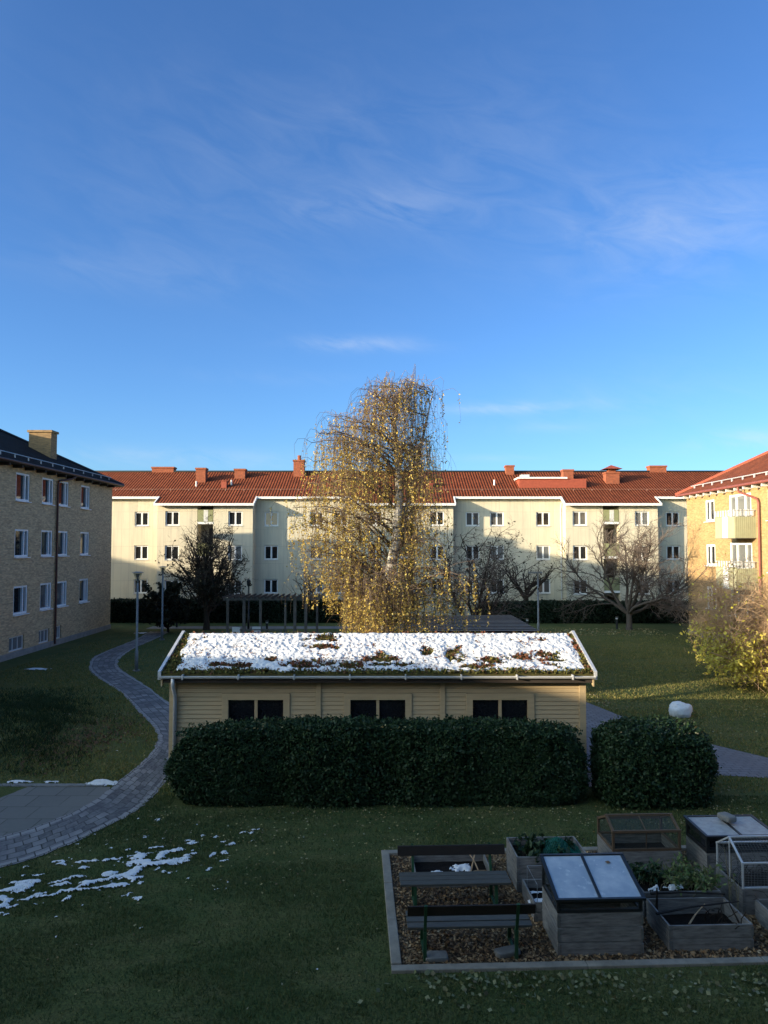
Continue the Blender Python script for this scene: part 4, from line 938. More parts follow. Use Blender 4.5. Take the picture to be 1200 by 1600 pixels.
bare_tree('thin bare shrub behind the pergola in front of the sunlit wall', aty(482, 940, 55.8)[0], 55.8, 4.6, 37, .3, 6, bark='twigs_dark', twig='twigs', P={**PB, 'num': [5, 4, 3, 0], 'trop': [.08, .05, .06, .07]}, r0=.10, trunk=1.0, lean=.6, cat='shrub', name='bare_shrub')
def lowdense(p, rng): return rng.uniform(size=len(p)) < np.clip(1.2 - (p[:, 2] - 2.6) / 2.0, .05, 1)
tx, ty, _ = at(322, 984)
bare_tree('dark broad tree with sparse leaves before the far block, left of the pergola', tx, ty, 8.2, 41, .25, 8, bark='bark', twig='twigs', name='dark_tree', P={**PB, 'num': [9, 8, 7, 0], 'trop': [.05, .0, .02, .04], 'from': [.05, .1, .1, 0]}, r0=.2, trunk=.9, lean=.42, leafn=2.6, lmat='dark_leaves', lsize=.09, filt=lowdense, env=((tx, ty, 3.7), (3.1, 3.0, 3.9)))
rs = np.random.default_rng(2)
bare_tree('low dark evergreen bush at the foot of the dark tree', aty(262, 985, 48)[0], 48.0, 3.0, 43, .3, 9, bark='twigs_dark', twig='twigs_dark', cat='bush', name='dark_bush', P={**PB, 'num': [7, 6, 5, 0]}, r0=.08, trunk=.3, lean=.75, leafn=6, lmat='dark_leaves', lsize=.12)
bare_tree('dark twiggy tree with few leaves right behind the birch', aty(742, 985, 36)[0], 36.0, 8.0, 47, .15, 7, bark='bark', twig='twigs_grey', name='twiggy_tree', P={**PB, 'num': [9, 8, 7, 0], 'trop': [.02, -.03, -.05, -.05], 'from': [.05, .1, .1, 0]}, r0=.11, trunk=1.2, lean=.60, leafn=.35, lmat='dark_leaves', lsize=.07)
def yl(p, rng):
    k = np.clip(1.1 - (p[:, 2] - 1.0) / 1.5, .03, 1) * np.clip(1.3 - (p[:, 0] - 13.1) / 1.5, .07, 1); return rng.uniform(size=len(p)) < k
bare_tree('big sunlit twiggy bush with yellow leaves at the right edge', 15.3, 29.3, 6.0, 53, .3, 40, bark='twigs_tan', twig='twigs_tan', cat='bush', name='twiggy_bush', P={**PB, 'num': [13, 9, 6, 0], 'gn': [.14, .2, .26, .25], 'trop': [-.02, -.04, -.05, -.05], 'from': [.12, .1, .1, 0], 'lr': [.5, .5, .55, 0]}, r0=.07, trunk=.25, lean=.78, leafn=3.4, lmat='yellow_leaves', lsize=.08, filt=yl, env=((15.3, 29.3, 2.7), (3.2, 3.0, 3.2)))

# the weeping birch
def birch():
    rng = np.random.default_rng(77); bx, by = .25, 22.6
    r = empty('weeping_birch', (bx, by, 0), 'tall weeping birch with sparse golden leaves behind the shed', 'tree')
    env = [(2.6, -1.2, 2.3), (3.4, -1.5, 2.3), (4.7, -2.7, 1.8), (6.0, -3.0, 1.5), (7.4, -3.4, 1.5), (8.6, -3.3, 1.6), (9.5, -2.7, 1.6), (10.3, -1.6, 1.5), (10.9, -.7, 1.3), (11.15, -.3, 1.0)]
    ez_ = [e[0] for e in env]; el_ = [e[1] for e in env]; er_ = [e[2] for e in env]
    tr = [np.array(p) for p in ((bx - .1, by, -.05), (bx - .2, by, 2.0), (bx - .22, by, 3.6), (bx - .1, by + .05, 4.6), (bx + .12, by, 5.8), (bx + .22, by - .05, 7.2), (bx + .16, by, 8.3), (bx + .05, by, 9.3), (bx + .20, by, 10.1), (bx + .35, by, 10.7))]
    rad = [.24, .20, .185, .17, .15, .125, .10, .075, .045, .012]
    limbs = [(tr, rad)]
    second = [np.array(p) for p in ((bx + .05, by + .1, 5.2), (bx + .35, by + .2, 6.4), (bx + .75, by + .2, 8.0), (bx + 1.05, by + .1, 9.4), (bx + 1.3, by, 10.5))]; limbs.append((second, [.09, .075, .055, .035, .012]))
    sub = []; hang = []
    def along(pts, t):
        f = t * (len(pts) - 1.0001); i = int(f); return pts[i] + (pts[i + 1] - pts[i]) * (f - i)
    for k in range(144):
        ze = rng.uniform(3.9, 11.1) if k % 4 else rng.uniform(7.8, 11.1) if k > 8 else (rng.uniform(3.8, 5.4)); ph = rng.uniform(0, 2 * math.pi)
        if k % 3: ph = (0 if rng.uniform() < .4 else math.pi) + rng.normal(0, .5)
        cx = math.cos(ph); R_ = np.interp(ze, ez_, er_) if cx > 0 else -np.interp(ze, ez_, el_)
        R_ *= rng.uniform(.5, 1.0); df = rng.choice([.35, .8, 1.2, 1.9]); dy = math.sin(ph) * min(R_, 1.8)
        zs = max(3.0, min(ze - R_ * rng.uniform(.4, .95), 10.4)); st = tr if rng.uniform() < .75 or zs < 5.6 else second
        zz = [p[2] for p in st]; zs = min(max(zs, zz[0] + .05), zz[-1] - .2)
        s = np.array([np.interp(zs, zz, [p[i] for p in st]) for i in range(3)])
        e = np.array([bx + R_ * cx, by + dy, ze - rng.uniform(.2, .7)]); m = (s + e) / 2 + np.array([0, 0, .28 * R_ + .15]) + rng.normal(0, .12, 3)
        pts = [s * (1 - t) ** 2 + 2 * m * t * (1 - t) + e * t * t + rng.normal(0, .035, 3) * (0 < t < 1) for t in np.linspace(0, 1, 8)]
        r0 = .010 + .009 * R_; limbs.append((pts, list(np.linspace(r0, .006, 8))))
        for j in range(int(5 + R_ * 4.5)):
            t = rng.uniform(.25, 1); q = along(pts, t); d = rng.normal(size=3); d[2] = abs(d[2]) * .5 + .15; d /= np.linalg.norm(d); ln = rng.uniform(.3, .8)
            p2 = [q, q + d * ln * .5, q + d * ln - np.array([0, 0, .12]), q + d * ln * 1.25 - np.array([0, 0, .35])]
            sub.append((p2, [.008, .006, .005, .004])); hang.append((p2[-1], df)); hang.append((p2[1], df))
    # the low golden boughs at the foot of the crown
    for tx, ty, tz in ((1.95, by - .5, 4.9), (2.2, by - .2, 4.6), (1.75, by - .6, 5.1), (-.9, by - .6, 4.0), (-.4, by - .8, 4.2), (.5, by - .8, 4.6), (1.1, by - .5, 4.9), (-.1, by + .4, 4.2), (2.1, by + .3, 5.0)):
        s = tr[2] + np.array([0, 0, rng.uniform(-.3, .9)]); e = np.array([bx + tx, ty, tz - .3]); m = (s + e) / 2 + np.array([0, 0, rng.uniform(.3, .9)]) + rng.normal(0, .15, 3)
        pts = [s * (1 - t) ** 2 + 2 * m * t * (1 - t) + e * t * t for t in np.linspace(0, 1, 8)]; limbs.append((pts, list(np.linspace(.05, .012, 8))))
        for j in range(16):
            q = along(pts, rng.uniform(.62, 1)); d = rng.normal(size=3) * np.array([.42, .42, .2]); p2 = [q, q + d * .5, q + d - np.array([0, 0, .15])]; sub.append((p2, [.008, .006, .004])); hang.append((p2[-1], 1.3))
    strands = []
    for q, df in hang:
        for _ in range(rng.integers(1, 3)):
            ln = rng.uniform(.5, 1.9) if q[2] > 5.2 else rng.uniform(.6, 1.9); ln = min(ln, q[2] - (2.45 if q[0] > bx - 1.5 else 4.0 + .5 * math.sin(q[0] * 9)))
            if ln < .3: continue
            h = rng.normal(0, .10, 2); pts = [q + np.array([h[0] * math.sin(t * 2.0), h[1] * math.sin(t * 2.0), -ln * t ** 1.15]) + rng.normal(0, .012, 3) * (t > 0) for t in np.linspace(0, 1, 6)]
            strands.append((pts, [.0036, .0032, .0028, .0024, .002, .0016], df))
    V, F = tubes(limbs[:2], 9); V3, F3 = tubes(limbs[2:], 5)
    npmesh('trunk', V, F, 'birch_bark', r, smooth=True); npmesh('limbs', V3, F3, 'birch_limbs', r, smooth=True)
    V, F = tubes(sub + [x[:2] for x in strands], 3)
    lp = []
    for pts, _, df in strands:
        z = pts[0][2]; dens = (7.2 if z < 5.8 else 6.2 if z < 8 else 4.6) * df * rng.choice([.3, 1, 1.7])
        k = rng.poisson(dens * (1 + .4 * rng.uniform()))
        if k: 
            pa = np.array(pts); f = rng.uniform(.1, 1, k) * 4.999; i = f.astype(int); lp.append(pa[i] + (pa[i + 1] - pa[i]) * (f - i)[:, None] + rng.normal(0, .022, (k, 3)))
    lp = np.concatenate(lp); V2, F2 = leaves(lp, .043, rng, aspect=1.35, droop=.6)
    mi = np.concatenate([np.zeros(len(F)), np.ones(len(F2))]); npmesh('crown', np.concatenate([V, V2]), np.concatenate([F, F2 + len(V)]), ['birch_twigs', 'birch_leaves'], r, mi)
    print('birch', len(strands), len(lp))
birch()

# ================================================================== GARDEN
mb = MB(); mb.face([G(.1, .1, .012), G(7.3, .1, .012), G(7.3, 3.7, .012), G(.1, 3.7, .012)], 'chip_ground'); tag(mb.build('chip_bed_ground'), 'wood chip ground of the planting plot', kind='structure')
BD = empty('plot_border', G(0, 0), 'weathered grey timber edging round the wood chip plot', 'edging', rz=GA)
for b_ in ((0, .14, .145, 1.3, -.05, .06), (0, .14, 1.303, 2.5, -.05, .056), (0.004, .143, 2.503, 3.65, -.05, .062), (0, 2.6, 0, .135, -.05, .045), (2.604, 5.0, .006, .14, -.05, .040), (5.004, 7.4, 0, .137, -.05, .045), (0, 3.4, 3.66, 3.8, -.05, .06), (3.404, 7.4, 3.664, 3.8, -.05, .058)):
    a = MB(); a.box(*b_, 'border_wood'); a.build('timber', BD, world=False, bevel=.012)
rng = np.random.default_rng(15)
n = 26000; u, v = rng.uniform(.15, 7.25, n), rng.uniform(.15, 3.65, n)
P = np.stack(G(u, v, 0)[:2] + (rng.uniform(.014, .035, n),), 1); V, F = leaves(P, .030, rng, flat=.5, aspect=2.0)
tag(npmesh('wood_chips', V, F, 'chips'), 'brown wood chips and leaf litter covering the planting plot', 'wood chips', kind='stuff')

def bench(u, v, rz, label):
    """1.75 m park bench: local x along it, the backrest on the -y side"""
    r = empty('park_bench', G(u, v), label, 'bench', 'green legged park benches on the plot', GA + rz)
    a = MB(); 
    for k in range(3): a.box(-.85, .85, -.18 + k * .155, -.045 + k * .155, .415 + .004 * k, .45 + .004 * k, 'bench_wood')
    a.build('seat', r, world=False, bevel=.006)
    a = MB(); a.hexa([(-.86, -.31, .66), (.86, -.31, .66), (.86, -.275, .66), (-.86, -.275, .66), (-.86, -.345, .80), (.86, -.345, .80), (.86, -.31, .80), (-.86, -.31, .80)], 'bench_dark'); a.build('backrest', r, world=False, bevel=.006)
    for x in (-.62, .62):
        a = MB(); a.bar((x, -.20, 0), (x, -.23, .42), .045, .045, 'bench_green'); a.bar((x, -.23, .42), (x, -.362, .82), .04, .03, 'bench_green'); a.build('leg', r, world=False)
        a = MB(); a.bar((x, .26, 0), (x, .22, .41), .045, .045, 'bench_green'); a.build('leg', r, world=False)
        a = MB(); a.bar((x, -.20, .392), (x, .26, .392), .04, .035, 'bench_green'); a.bar((x, -.2, .06), (x, .26, .06), .035, .03, 'bench_green'); a.build('bracket', r, world=False)
bench(1.08, .45, 0, 'front park bench with its back to the camera, nearest the plot edge')
bench(1.06, 1.78, math.pi, 'second park bench facing the camera, a long planter box right behind it')
def collar(name, u, v, w_, d, h, label, rows=None, fill=None, fz=None, cat='planter', grp='raised planting boxes on the plot'):
    r = empty(name, G(u, v), label, cat, grp, GA); t = .025
    rows = rows or max(1, round(h / .195)); hh = h / rows
    for k in range(rows):
        a = MB(); z0, z1 = k * hh + .001, (k + 1) * hh - .006; o = .0025 * (k % 2)
        a.box(0 - o, w_ + o, 0 - o, t, z0, z1, 'collar_wood'); a.box(-o, w_ + o, d - t, d + o, z0, z1, 'collar_wood'); a.box(-o, t, t, d - t, z0, z1, 'collar_wood'); a.box(w_ - t, w_ + o, t, d - t, z0, z1, 'collar_wood')
        a.build('collar_frame', r, world=False, bevel=.004)
    for x in (-.006, w_ - .03):
        a = MB()
        for k in range(rows): a.box(x, x + .036, -.012, -.004, k * hh + .03, k * hh + hh - .03, 'hinge')
        a.build('corner_hinge', r, world=False)
    if fill:
        fz = fz if fz is not None else h - .06; a = MB(); nxx = 10
        Z = [[fz + .03 * (fbm(np.array([i * .8 + u * 7]), np.array([j * .8 + v * 5]), 3, 2)[0] - .5) for i in range(nxx)] for j in range(nxx)]
        for j in range(nxx - 1):
            for i in range(nxx - 1):
                X = lambda q: t + .002 + (w_ - 2 * t - .004) * q / (nxx - 1); Yf = lambda q: t + .002 + (d - 2 * t - .004) * q / (nxx - 1)
                a.face([(X(i), Yf(j), Z[j][i]), (X(i + 1), Yf(j), Z[j][i + 1]), (X(i + 1), Yf(j + 1), Z[j + 1][i + 1]), (X(i), Yf(j + 1), Z[j + 1][i])], fill)
        a.build('soil', r, world=False)
    return r
def Gp(u, v, z): return np.array(G(u, v, z))
def snow_blob(u, v, z, w_, d, h, seed, label, nn=26, name='snow_patch'):
    ang = GA; X, Y = np.meshgrid(np.linspace(-1, 1, nn), np.linspace(-1, 1, nn)); x, y = X.ravel(), Y.ravel()
    f = .85 - np.sqrt(x * x + y * y) - 1.7 * (fbm(x * 2.2 + seed, y * 2.2, seed, 4) - .45); hz = np.clip(f, 0, .5) * 2 * h
    wx = GO[0] + (u + x * w_ / 2) * math.cos(ang) - (v + y * d / 2) * math.sin(ang); wy = GO[1] + (u + x * w_ / 2) * math.sin(ang) + (v + y * d / 2) * math.cos(ang)
    kp = (f > -.04).reshape(nn, nn); I = np.arange(nn * nn).reshape(nn, nn); q = kp[:-1, :-1] & kp[1:, :-1] & kp[:-1, 1:] & kp[1:, 1:]
    F = np.stack([I[:-1, :-1], I[:-1, 1:], I[1:, 1:], I[1:, :-1]], -1)[q]
    o = npmesh(name, np.stack([wx, wy, z + hz + .003], 1), F, 'snow', smooth=True); return tag(o, label, 'snow')
def twig_mesh(pts_list, rad, mat, name, parent=None, label=None, cat=None, group=None):
    V, F = tubes([(p, [rad * (1 - .5 * i / (len(p) - 1)) for i in range(len(p))]) for p in pts_list], 5); o = npmesh(name, V, F, mat, parent); return tag(o, label, cat, group)
# planter right behind the second bench
collar('planter_box', .50, 2.36, 1.28, .82, .24, 'low long planter box with dark soil and snow right behind the second bench', 1, 'soil', .10)
snow_blob(1.33, 2.80, .12, .42, .50, .05, 3, 'snow patch in the middle of the low planter behind the second bench'); snow_blob(.82, 2.58, .12, .36, .34, .04, 6, 'smaller snow patch at the left end of the low planter behind the second bench')
for k, (p0, p1, lb) in enumerate((((1.45, 2.6, .14), (1.62, 3.1, .42), 'dry stick leaning in the right end of the low planter, reaching above its rim'), ((1.60, 2.5, .13), (1.45, 3.15, .30), 'dry stick lying across the right end of the low planter'), ((1.3, 2.5, .14), (1.72, 2.6, .18), 'short stick lying on the soil of the low planter'))):
    m = (Gp(*p0) + Gp(*p1)) / 2 + np.array([.02, 0, .04]); twig_mesh([[Gp(*p0), m, Gp(*p1)]], .014, 'twigs_tan', 'stick', None, lb, 'stick')
# planter with the green net
collar('planter_box', 2.13, 2.15, 1.18, .82, .58, 'tall grey planter box with a green net and dark plants, right of the benches', 3, 'soil', .44)
rng = np.random.default_rng(3)
nu, nv = 26, 22; U, Vv = np.meshgrid(np.linspace(0, 1, nu), np.linspace(0, 1, nv)); u, v = U.ravel(), Vv.ravel()
z = .50 + .20 * np.sin(np.clip(u * 1.2, 0, 1) * math.pi) * np.sin(v * math.pi) + .07 * (fbm(u * 7, v * 7, 9, 3) - .5)
pts = np.array([Gp(2.62 + .66 * a_, 2.22 + .70 * b_, c_) for a_, b_, c_ in zip(u, v, z)]); I = np.arange(nu * nv).reshape(nv, nu)
lines = [([pts[i] for i in I[j]], [.004] * nu) for j in range(nv)] + [([pts[i] for i in I[:, j]], [.004] * nv) for j in range(nu)]
V, F = tubes(lines, 3); tag(npmesh('net', V, F, 'green_net'), 'crumpled green garden net over the right end of the tall planter', 'net')
def herb(u, v, z, w_, d, h, n, seed, label, mat, lsize=.04, name='plant', cat='plant', group=None, arch=.6):
    rng = np.random.default_rng(seed); base_ = Gp(u, v, z); r = empty(name, base_, label, cat, group); st = []; lp = []
    for k in range(n):
        q = Gp(u + rng.normal(0, w_ * .22), v + rng.normal(0, d * .22), z); a = rng.uniform(0, 2 * math.pi); l = h * rng.uniform(.5, 1.2); s = rng.uniform(.1, arch) * l
        p = [q + np.array([math.cos(a) * s * t, math.sin(a) * s * t, l * (t - .45 * arch * t * t)]) + rng.normal(0, .008, 3) for t in np.linspace(0, 1, 6)]; st.append((p, [.0045, .004, .004, .003, .003, .002]))
        m = rng.integers(5, 12); f = rng.uniform(.3, 1, m) * 4.99; i = f.astype(int); pa = np.array(p); lp.append(pa[i] + (pa[i + 1] - pa[i]) * (f - i)[:, None] + rng.normal(0, .02, (m, 3)))
    V, F = tubes(st, 3); npmesh('stems', V, F, 'stalks', r); V, F = leaves(np.concatenate(lp), lsize, rng, aspect=2.4); npmesh('foliage', V, F, mat, r)
herb(2.5, 2.55, .44, .6, .6, .30, 40, 4, 'dark leafy plant in the left end of the tall planter with the net', 'hedge_leaves', .06)
herb(2.95, 2.55, .44, .6, .6, .24, 30, 5, 'dark leafy plant under the green net', 'hedge_leaves', .06)
# small planter with snow
collar('planter_box', 2.18, 1.22, 1.1, .78, .30, 'small grey planter box half hidden behind the glazed cold frame, snow inside', 2, 'soil', .17)
snow_blob(2.62, 1.48, .19, .95, .62, .045, 12, 'snow in the small planter behind the glazed cold frame')
a = MB()
for p, q in (((2.25, 1.3), (2.25, 1.95)), ((2.55, 1.3), (2.55, 1.95))):
    a.tube([Gp(p[0], p[1], .2), Gp(p[0], p[1], .52), Gp(q[0], q[1], .52), Gp(q[0], q[1], .2)], .005, 5, 'grey_metal')
a.tube([Gp(2.25, 1.95, .52), Gp(2.55, 1.95, .52)], .005, 5, 'grey_metal'); tag(a.build('wire_hoop'), 'thin wire plant support standing in the small snowy planter', 'plant support')
# glazed cold frame (front)
def lidbar(a, p, q, w_=.045, h_=.035, m='black_metal'): a.bar(p, q, w_, h_, m)
CF = collar('cold_frame', 2.28, .30, 1.18, .82, .585, 'tall black framed cold frame on grey boards with two misted sloping panes', 3, None, None, 'cold frame', 'glazed cold frames')
a = MB(); w_, d, zf, zb = 1.18, .82, .76, .99
e = .012
for x in (.02, w_ - .02):
    a.bar((x, .02, .588), (x, .02, zf), .045, .045, 'black_metal'); a.bar((x, d - .02, .588), (x, d - .02, zb), .045, .045, 'black_metal'); a.bar((x, .02, .605), (x, d - .02, .605), .04, .035, 'black_metal')
a.bar((0, .018, .606), (w_, .018, .606), .045, .04, 'black_metal'); a.bar((0, .018, zf - .02), (w_, .018, zf - .02), .045, .06, 'black_metal'); a.bar((0, d - .018, zb - .02), (w_, d - .018, zb - .02), .045, .05, 'black_metal'); a.bar((0, d - .018, .606), (w_, d - .018, .606), .045, .04, 'black_metal')
a.build('glazing_frame', CF, world=False)
a = MB(); a.face([(.045, .016, .625), (w_ - .045, .016, .625), (w_ - .045, .016, zf - .05), (.045, .016, zf - .05)], 'clear_pane'); a.build('front_pane', CF, world=False)
for x in (.016, w_ - .016): a = MB(); a.face([(x, .04, .62), (x, d - .04, .62), (x, d - .04, zb - .04), (x, .04, zf - .045)], 'clear_pane'); a.build('side_pane', CF, world=False)
a = MB(); a.face([(.04, d - .016, .63), (w_ - .04, d - .016, .63), (w_ - .04, d - .016, zb - .05), (.04, d - .016, zb - .05)], 'clear_pane'); a.build('back_pane', CF, world=False)
sl_ = (zb - zf) / d
def lid(root, w_, d, zf, zb, mat, names=('lid_pane',), ov=.03, bw=.05, m='black_metal'):
    a = MB(); f = lambda y: zf + .022 + (zb - zf) * y / d
    for x in (-.01, w_ / 2, w_ + .01): a.bar((x, -ov, f(-ov)), (x, d + .01, f(d + .01)), bw if x != w_ / 2 else bw * .8, .032, m)
    a.bar((-.03, -ov, f(-ov) - .001), (w_ + .03, -ov, f(-ov) - .001), bw, .034, m); a.bar((-.03, d + .012, f(d + .012) - .001), (w_ + .03, d + .012, f(d + .012) - .001), bw, .034, m)
    o = a.build('lid', root, world=False)
    for x0, x1 in ((.0, w_ / 2 - .01), (w_ / 2 + .01, w_)):
        b = MB(); b.hexa([(x0, -ov, f(-ov) - .008), (x1, -ov, f(-ov) - .008), (x1, d, f(d) - .008), (x0, d, f(d) - .008), (x0, -ov, f(-ov) + .002), (x1, -ov, f(-ov) + .002), (x1, d, f(d) + .002), (x0, d, f(d) + .002)], mat); g = b.build('lid_pane', None); g.parent = o
    return o
lid(CF, w_, d, zf, zb, 'misted_lid')
# dead leaf on the pane
P = np.array([Gp(2.28 + .93, .30 + .66, zf + .022 + sl_ * .66 + .012)]); rng = np.random.default_rng(1); V, F = leaves(P, .07, rng, flat=.9, aspect=1.1)
tag(npmesh('dead_leaf', V, F, 'fallen_brown'), 'dark dead leaf stuck on the right misted pane', 'leaf')
# wooden framed cold frame
WF = collar('cold_frame', 3.88, 2.67, 1.18, .80, .42, 'brown wood framed glass cold frame with a ridge, at the back of the plot', 2, 'soil', .25, 'cold frame', 'glazed cold frames')
a = MB(); w_, d = 1.18, .80; zf, zr, zb, yr_ = .74, .89, .70, .36; B = .04
for x in (.02, w_ - .02):
    a.bar((x, .02, .423), (x, .02, zf), B, B, 'frame_wood'); a.bar((x, d - .02, .423), (x, d - .02, zb), B, B, 'frame_wood'); a.bar((x, .02, zf), (x, yr_, zr), B, B, 'frame_wood'); a.bar((x, yr_, zr), (x, d - .02, zb), B, B, 'frame_wood'); a.bar((x, .02, .44), (x, d - .02, .44), B, .03, 'frame_wood')
for y, z in ((.018, .441), (.018, zf + .003), (yr_, zr + .004), (d - .018, zb + .003), (d - .018, .441)): a.bar((-.005, y, z), (w_ + .005, y, z), B, B, 'frame_wood')
a.bar((w_ / 2, .02, .44), (w_ / 2, .02, zf), .014, .014, 'frame_wood'); a.bar((w_ / 2, .02, zf), (w_ / 2, yr_, zr), .016, .016, 'frame_wood')
a.build('glazing_frame', WF, world=False)
for q in ([(.03, .02, .45), (w_ - .03, .02, .45), (w_ - .03, .02, zf), (.03, .02, zf)], [(.03, d - .02, .45), (w_ - .03, d - .02, .45), (w_ - .03, d - .02, zb), (.03, d - .02, zb)], [(.03, .02, zf), (w_ - .03, .02, zf), (w_ - .03, yr_, zr), (.03, yr_, zr)], [(.03, yr_, zr), (w_ - .03, yr_, zr), (w_ - .03, d - .02, zb), (.03, d - .02, zb)],
          [(.02, .03, .45), (.02, d - .03, .45), (.02, d - .03, zb), (.02, yr_, zr), (.02, .03, zf)], [(w_ - .02, .03, .45), (w_ - .02, d - .03, .45), (w_ - .02, d - .03, zb), (w_ - .02, yr_, zr), (w_ - .02, .03, zf)]):
    a = MB(); a.face(q, 'clear_pane'); a.build('pane', WF, world=False)
snow_blob(4.18, 2.92, .27, .30, .22, .05, 14, 'left small snow lump inside the wood framed cold frame'); snow_blob(4.47, 2.90, .27, .20, .16, .04, 15, 'right small snow lump inside the wood framed cold frame')
# black cold frame with flat frosted lid and a stone on it
KF = collar('cold_frame', 5.40, 2.45, 1.18, .78, .46, 'black cold frame with a flat frosted lid weighed down by a stone', 2, 'soil', .25, 'cold frame', 'glazed cold frames')
a = MB(); w_, d, zf, zb = 1.18, .78, .72, .75
for x in (.02, w_ - .02):
    for y in (.02, d - .02): a.bar((x, y, .463), (x, y, zf), .05, .05, 'black_metal')
    a.bar((x, .02, .485), (x, d - .02, .485), .045, .05, 'black_metal'); a.bar((x, .02, zf - .03), (x, d - .02, zf - .01), .045, .07, 'black_metal')
for y in (.02, d - .02): a.bar((0, y, .486), (w_, y, .486), .047, .05, 'black_metal'); a.bar((0, y, zf - .025), (w_, y, zf - .025), .047, .07, 'black_metal')
a.build('glazing_frame', KF, world=False)
for q in ([(.04, .02, .5), (w_ - .04, .02, .5), (w_ - .04, .02, zf), (.04, .02, zf)], [(.02, .04, .5), (.02, d - .04, .5), (.02, d - .04, zb), (.02, .04, zf)]):
    a = MB(); a.face(q, 'shed_glass'); a.build('side_pane', KF, world=False)
lid(KF, w_, d, zf, zb, 'frosted_lid')
def rock(name, loc, sx, sy, sz, rz, label, cat, mat='stone', seed=1, pw=.6, amp=.16):
    rng = np.random.default_rng(seed); V = []; nu, nv = (36, 22) if mat == 'snow' else (18, 10)
    for j in range(nv):
        t = math.pi * (j / (nv - 1) - .5)
        for i in range(nu):
            a = 2 * math.pi * i / nu; p = np.array([math.cos(t) * math.cos(a), math.cos(t) * math.sin(a), math.sin(t)]); p = np.sign(p) * np.abs(p) ** pw
            p *= 1 + amp * (fbm(np.array([p[0] * 2 + seed + p[2]]), np.array([p[1] * 2 + p[2] * 1.7]), seed, 3)[0] - .5) + (.22 * (fbm(np.array([p[0] * 5 + seed]), np.array([p[1] * 4 + p[2] * 6]), seed + 3, 4)[0] - .5) if mat == 'snow' else 0); V.append(p * np.array([sx, sy, sz]) / 2 + np.array([0, 0, sz / 2]))
    V = np.array(V); c, s = math.cos(rz), math.sin(rz); V = np.stack([V[:, 0] * c - V[:, 1] * s + loc[0], V[:, 0] * s + V[:, 1] * c + loc[1], V[:, 2] + loc[2]], 1)
    I = np.arange(nu * nv).reshape(nv, nu); F = np.stack([I[:-1], np.roll(I[:-1], -1, 1), np.roll(I[1:], -1, 1), I[1:]], -1).reshape(-1, 4)
    return tag(npmesh(name, V, F, mat, smooth=True), label, cat)
rock('stone_block', Gp(6.02, 2.98, .795), .20, .30, .11, .3, 'grey stone block lying on the frosted lid', 'stone', seed=5, pw=.4)
rock('flat_stone', Gp(.62, .30, .012), .32, .20, .07, .1, 'flat stone under the left leg of the front bench', 'stone', seed=6, pw=.35); rock('flat_stone', Gp(1.60, .36, .012), .36, .18, .08, .35, 'flat stone under the right leg of the front bench', 'stone', seed=7, pw=.35)
# wire cage planter
CG = collar('planter_box', 5.38, 1.28, 1.18, .82, .40, 'grey planter box with a house shaped wire cage and dead vines', 2, 'soil', .3)
a = MB(); w_, d, zs_, zr = 1.18, .82, .78, 1.02; m = 'pale_metal'
for x in (.015, w_ - .015):
    for y in (.015, d - .015): a.bar((x, y, .403), (x, y, zs_), .025, .025, m)
    a.bar((x, .015, zs_), (x, d / 2, zr), .028, .022, m); a.bar((x, d / 2, zr), (x, d - .015, zs_), .028, .022, m); a.bar((x, d / 2, .41), (x, d / 2, zr), .014, .014, m)
for y, z in ((.015, zs_), (d / 2, zr + .003), (d - .015, zs_), (.015, .415)): a.bar((0, y, z), (w_, y, z), .026, .022, m)
a.build('cage_frame', CG, world=False)
a = MB()
for k in range(1, 24):
    x = w_ * k / 24
    for pl in ([(x, .015, .42), (x, .015, zs_), (x, d / 2, zr), (x, d - .015, zs_)],): a.tube(pl, .0018, 3, 'post_metal', False)
for k in range(1, 14):
    y = d / 2 * k / 14; z = zs_ + (zr - zs_) * k / 14; a.tube([(0.015, y, z), (w_ - .015, y, z)], .0018, 3, 'post_metal', False)
    z2 = .42 + (zs_ - .42) * k / 14; a.tube([(0.015, .015, z2), (w_ - .015, .015, z2)], .0018, 3, 'post_metal', False); a.tube([(.015, .015, z2), (.015, d - .015, z2)], .0018, 3, 'post_metal', False)
for k in range(1, 18): a.tube([(.015, d * k / 18, .42), (.015, d * k / 18, zs_ + (zr - zs_) * (1 - abs(k - 9) / 9))], .0018, 3, 'post_metal', False)
a.build('wire_mesh', CG, world=False)
rng = np.random.default_rng(8); vl = []
for k in range(70):
    q = Gp(5.38 + rng.uniform(.1, 1.1), 1.28 + rng.uniform(.1, .7), .3); pts = [q]
    dd = np.array([rng.normal(0, .5), rng.normal(0, .5), 1.0])
    for i in range(7): dd = dd + rng.normal(0, .55, 3); dd /= np.linalg.norm(dd); pts.append(pts[-1] + dd * .085); pts[-1][2] = np.clip(pts[-1][2], .28, .93)
    vl.append((pts, [.006] * 4 + [.004] * 4))
V, F = tubes(vl, 4); tag(npmesh('dead_vines', V, F, 'twigs_dark'), 'tangle of dead brown vines inside the wire cage', 'vines')
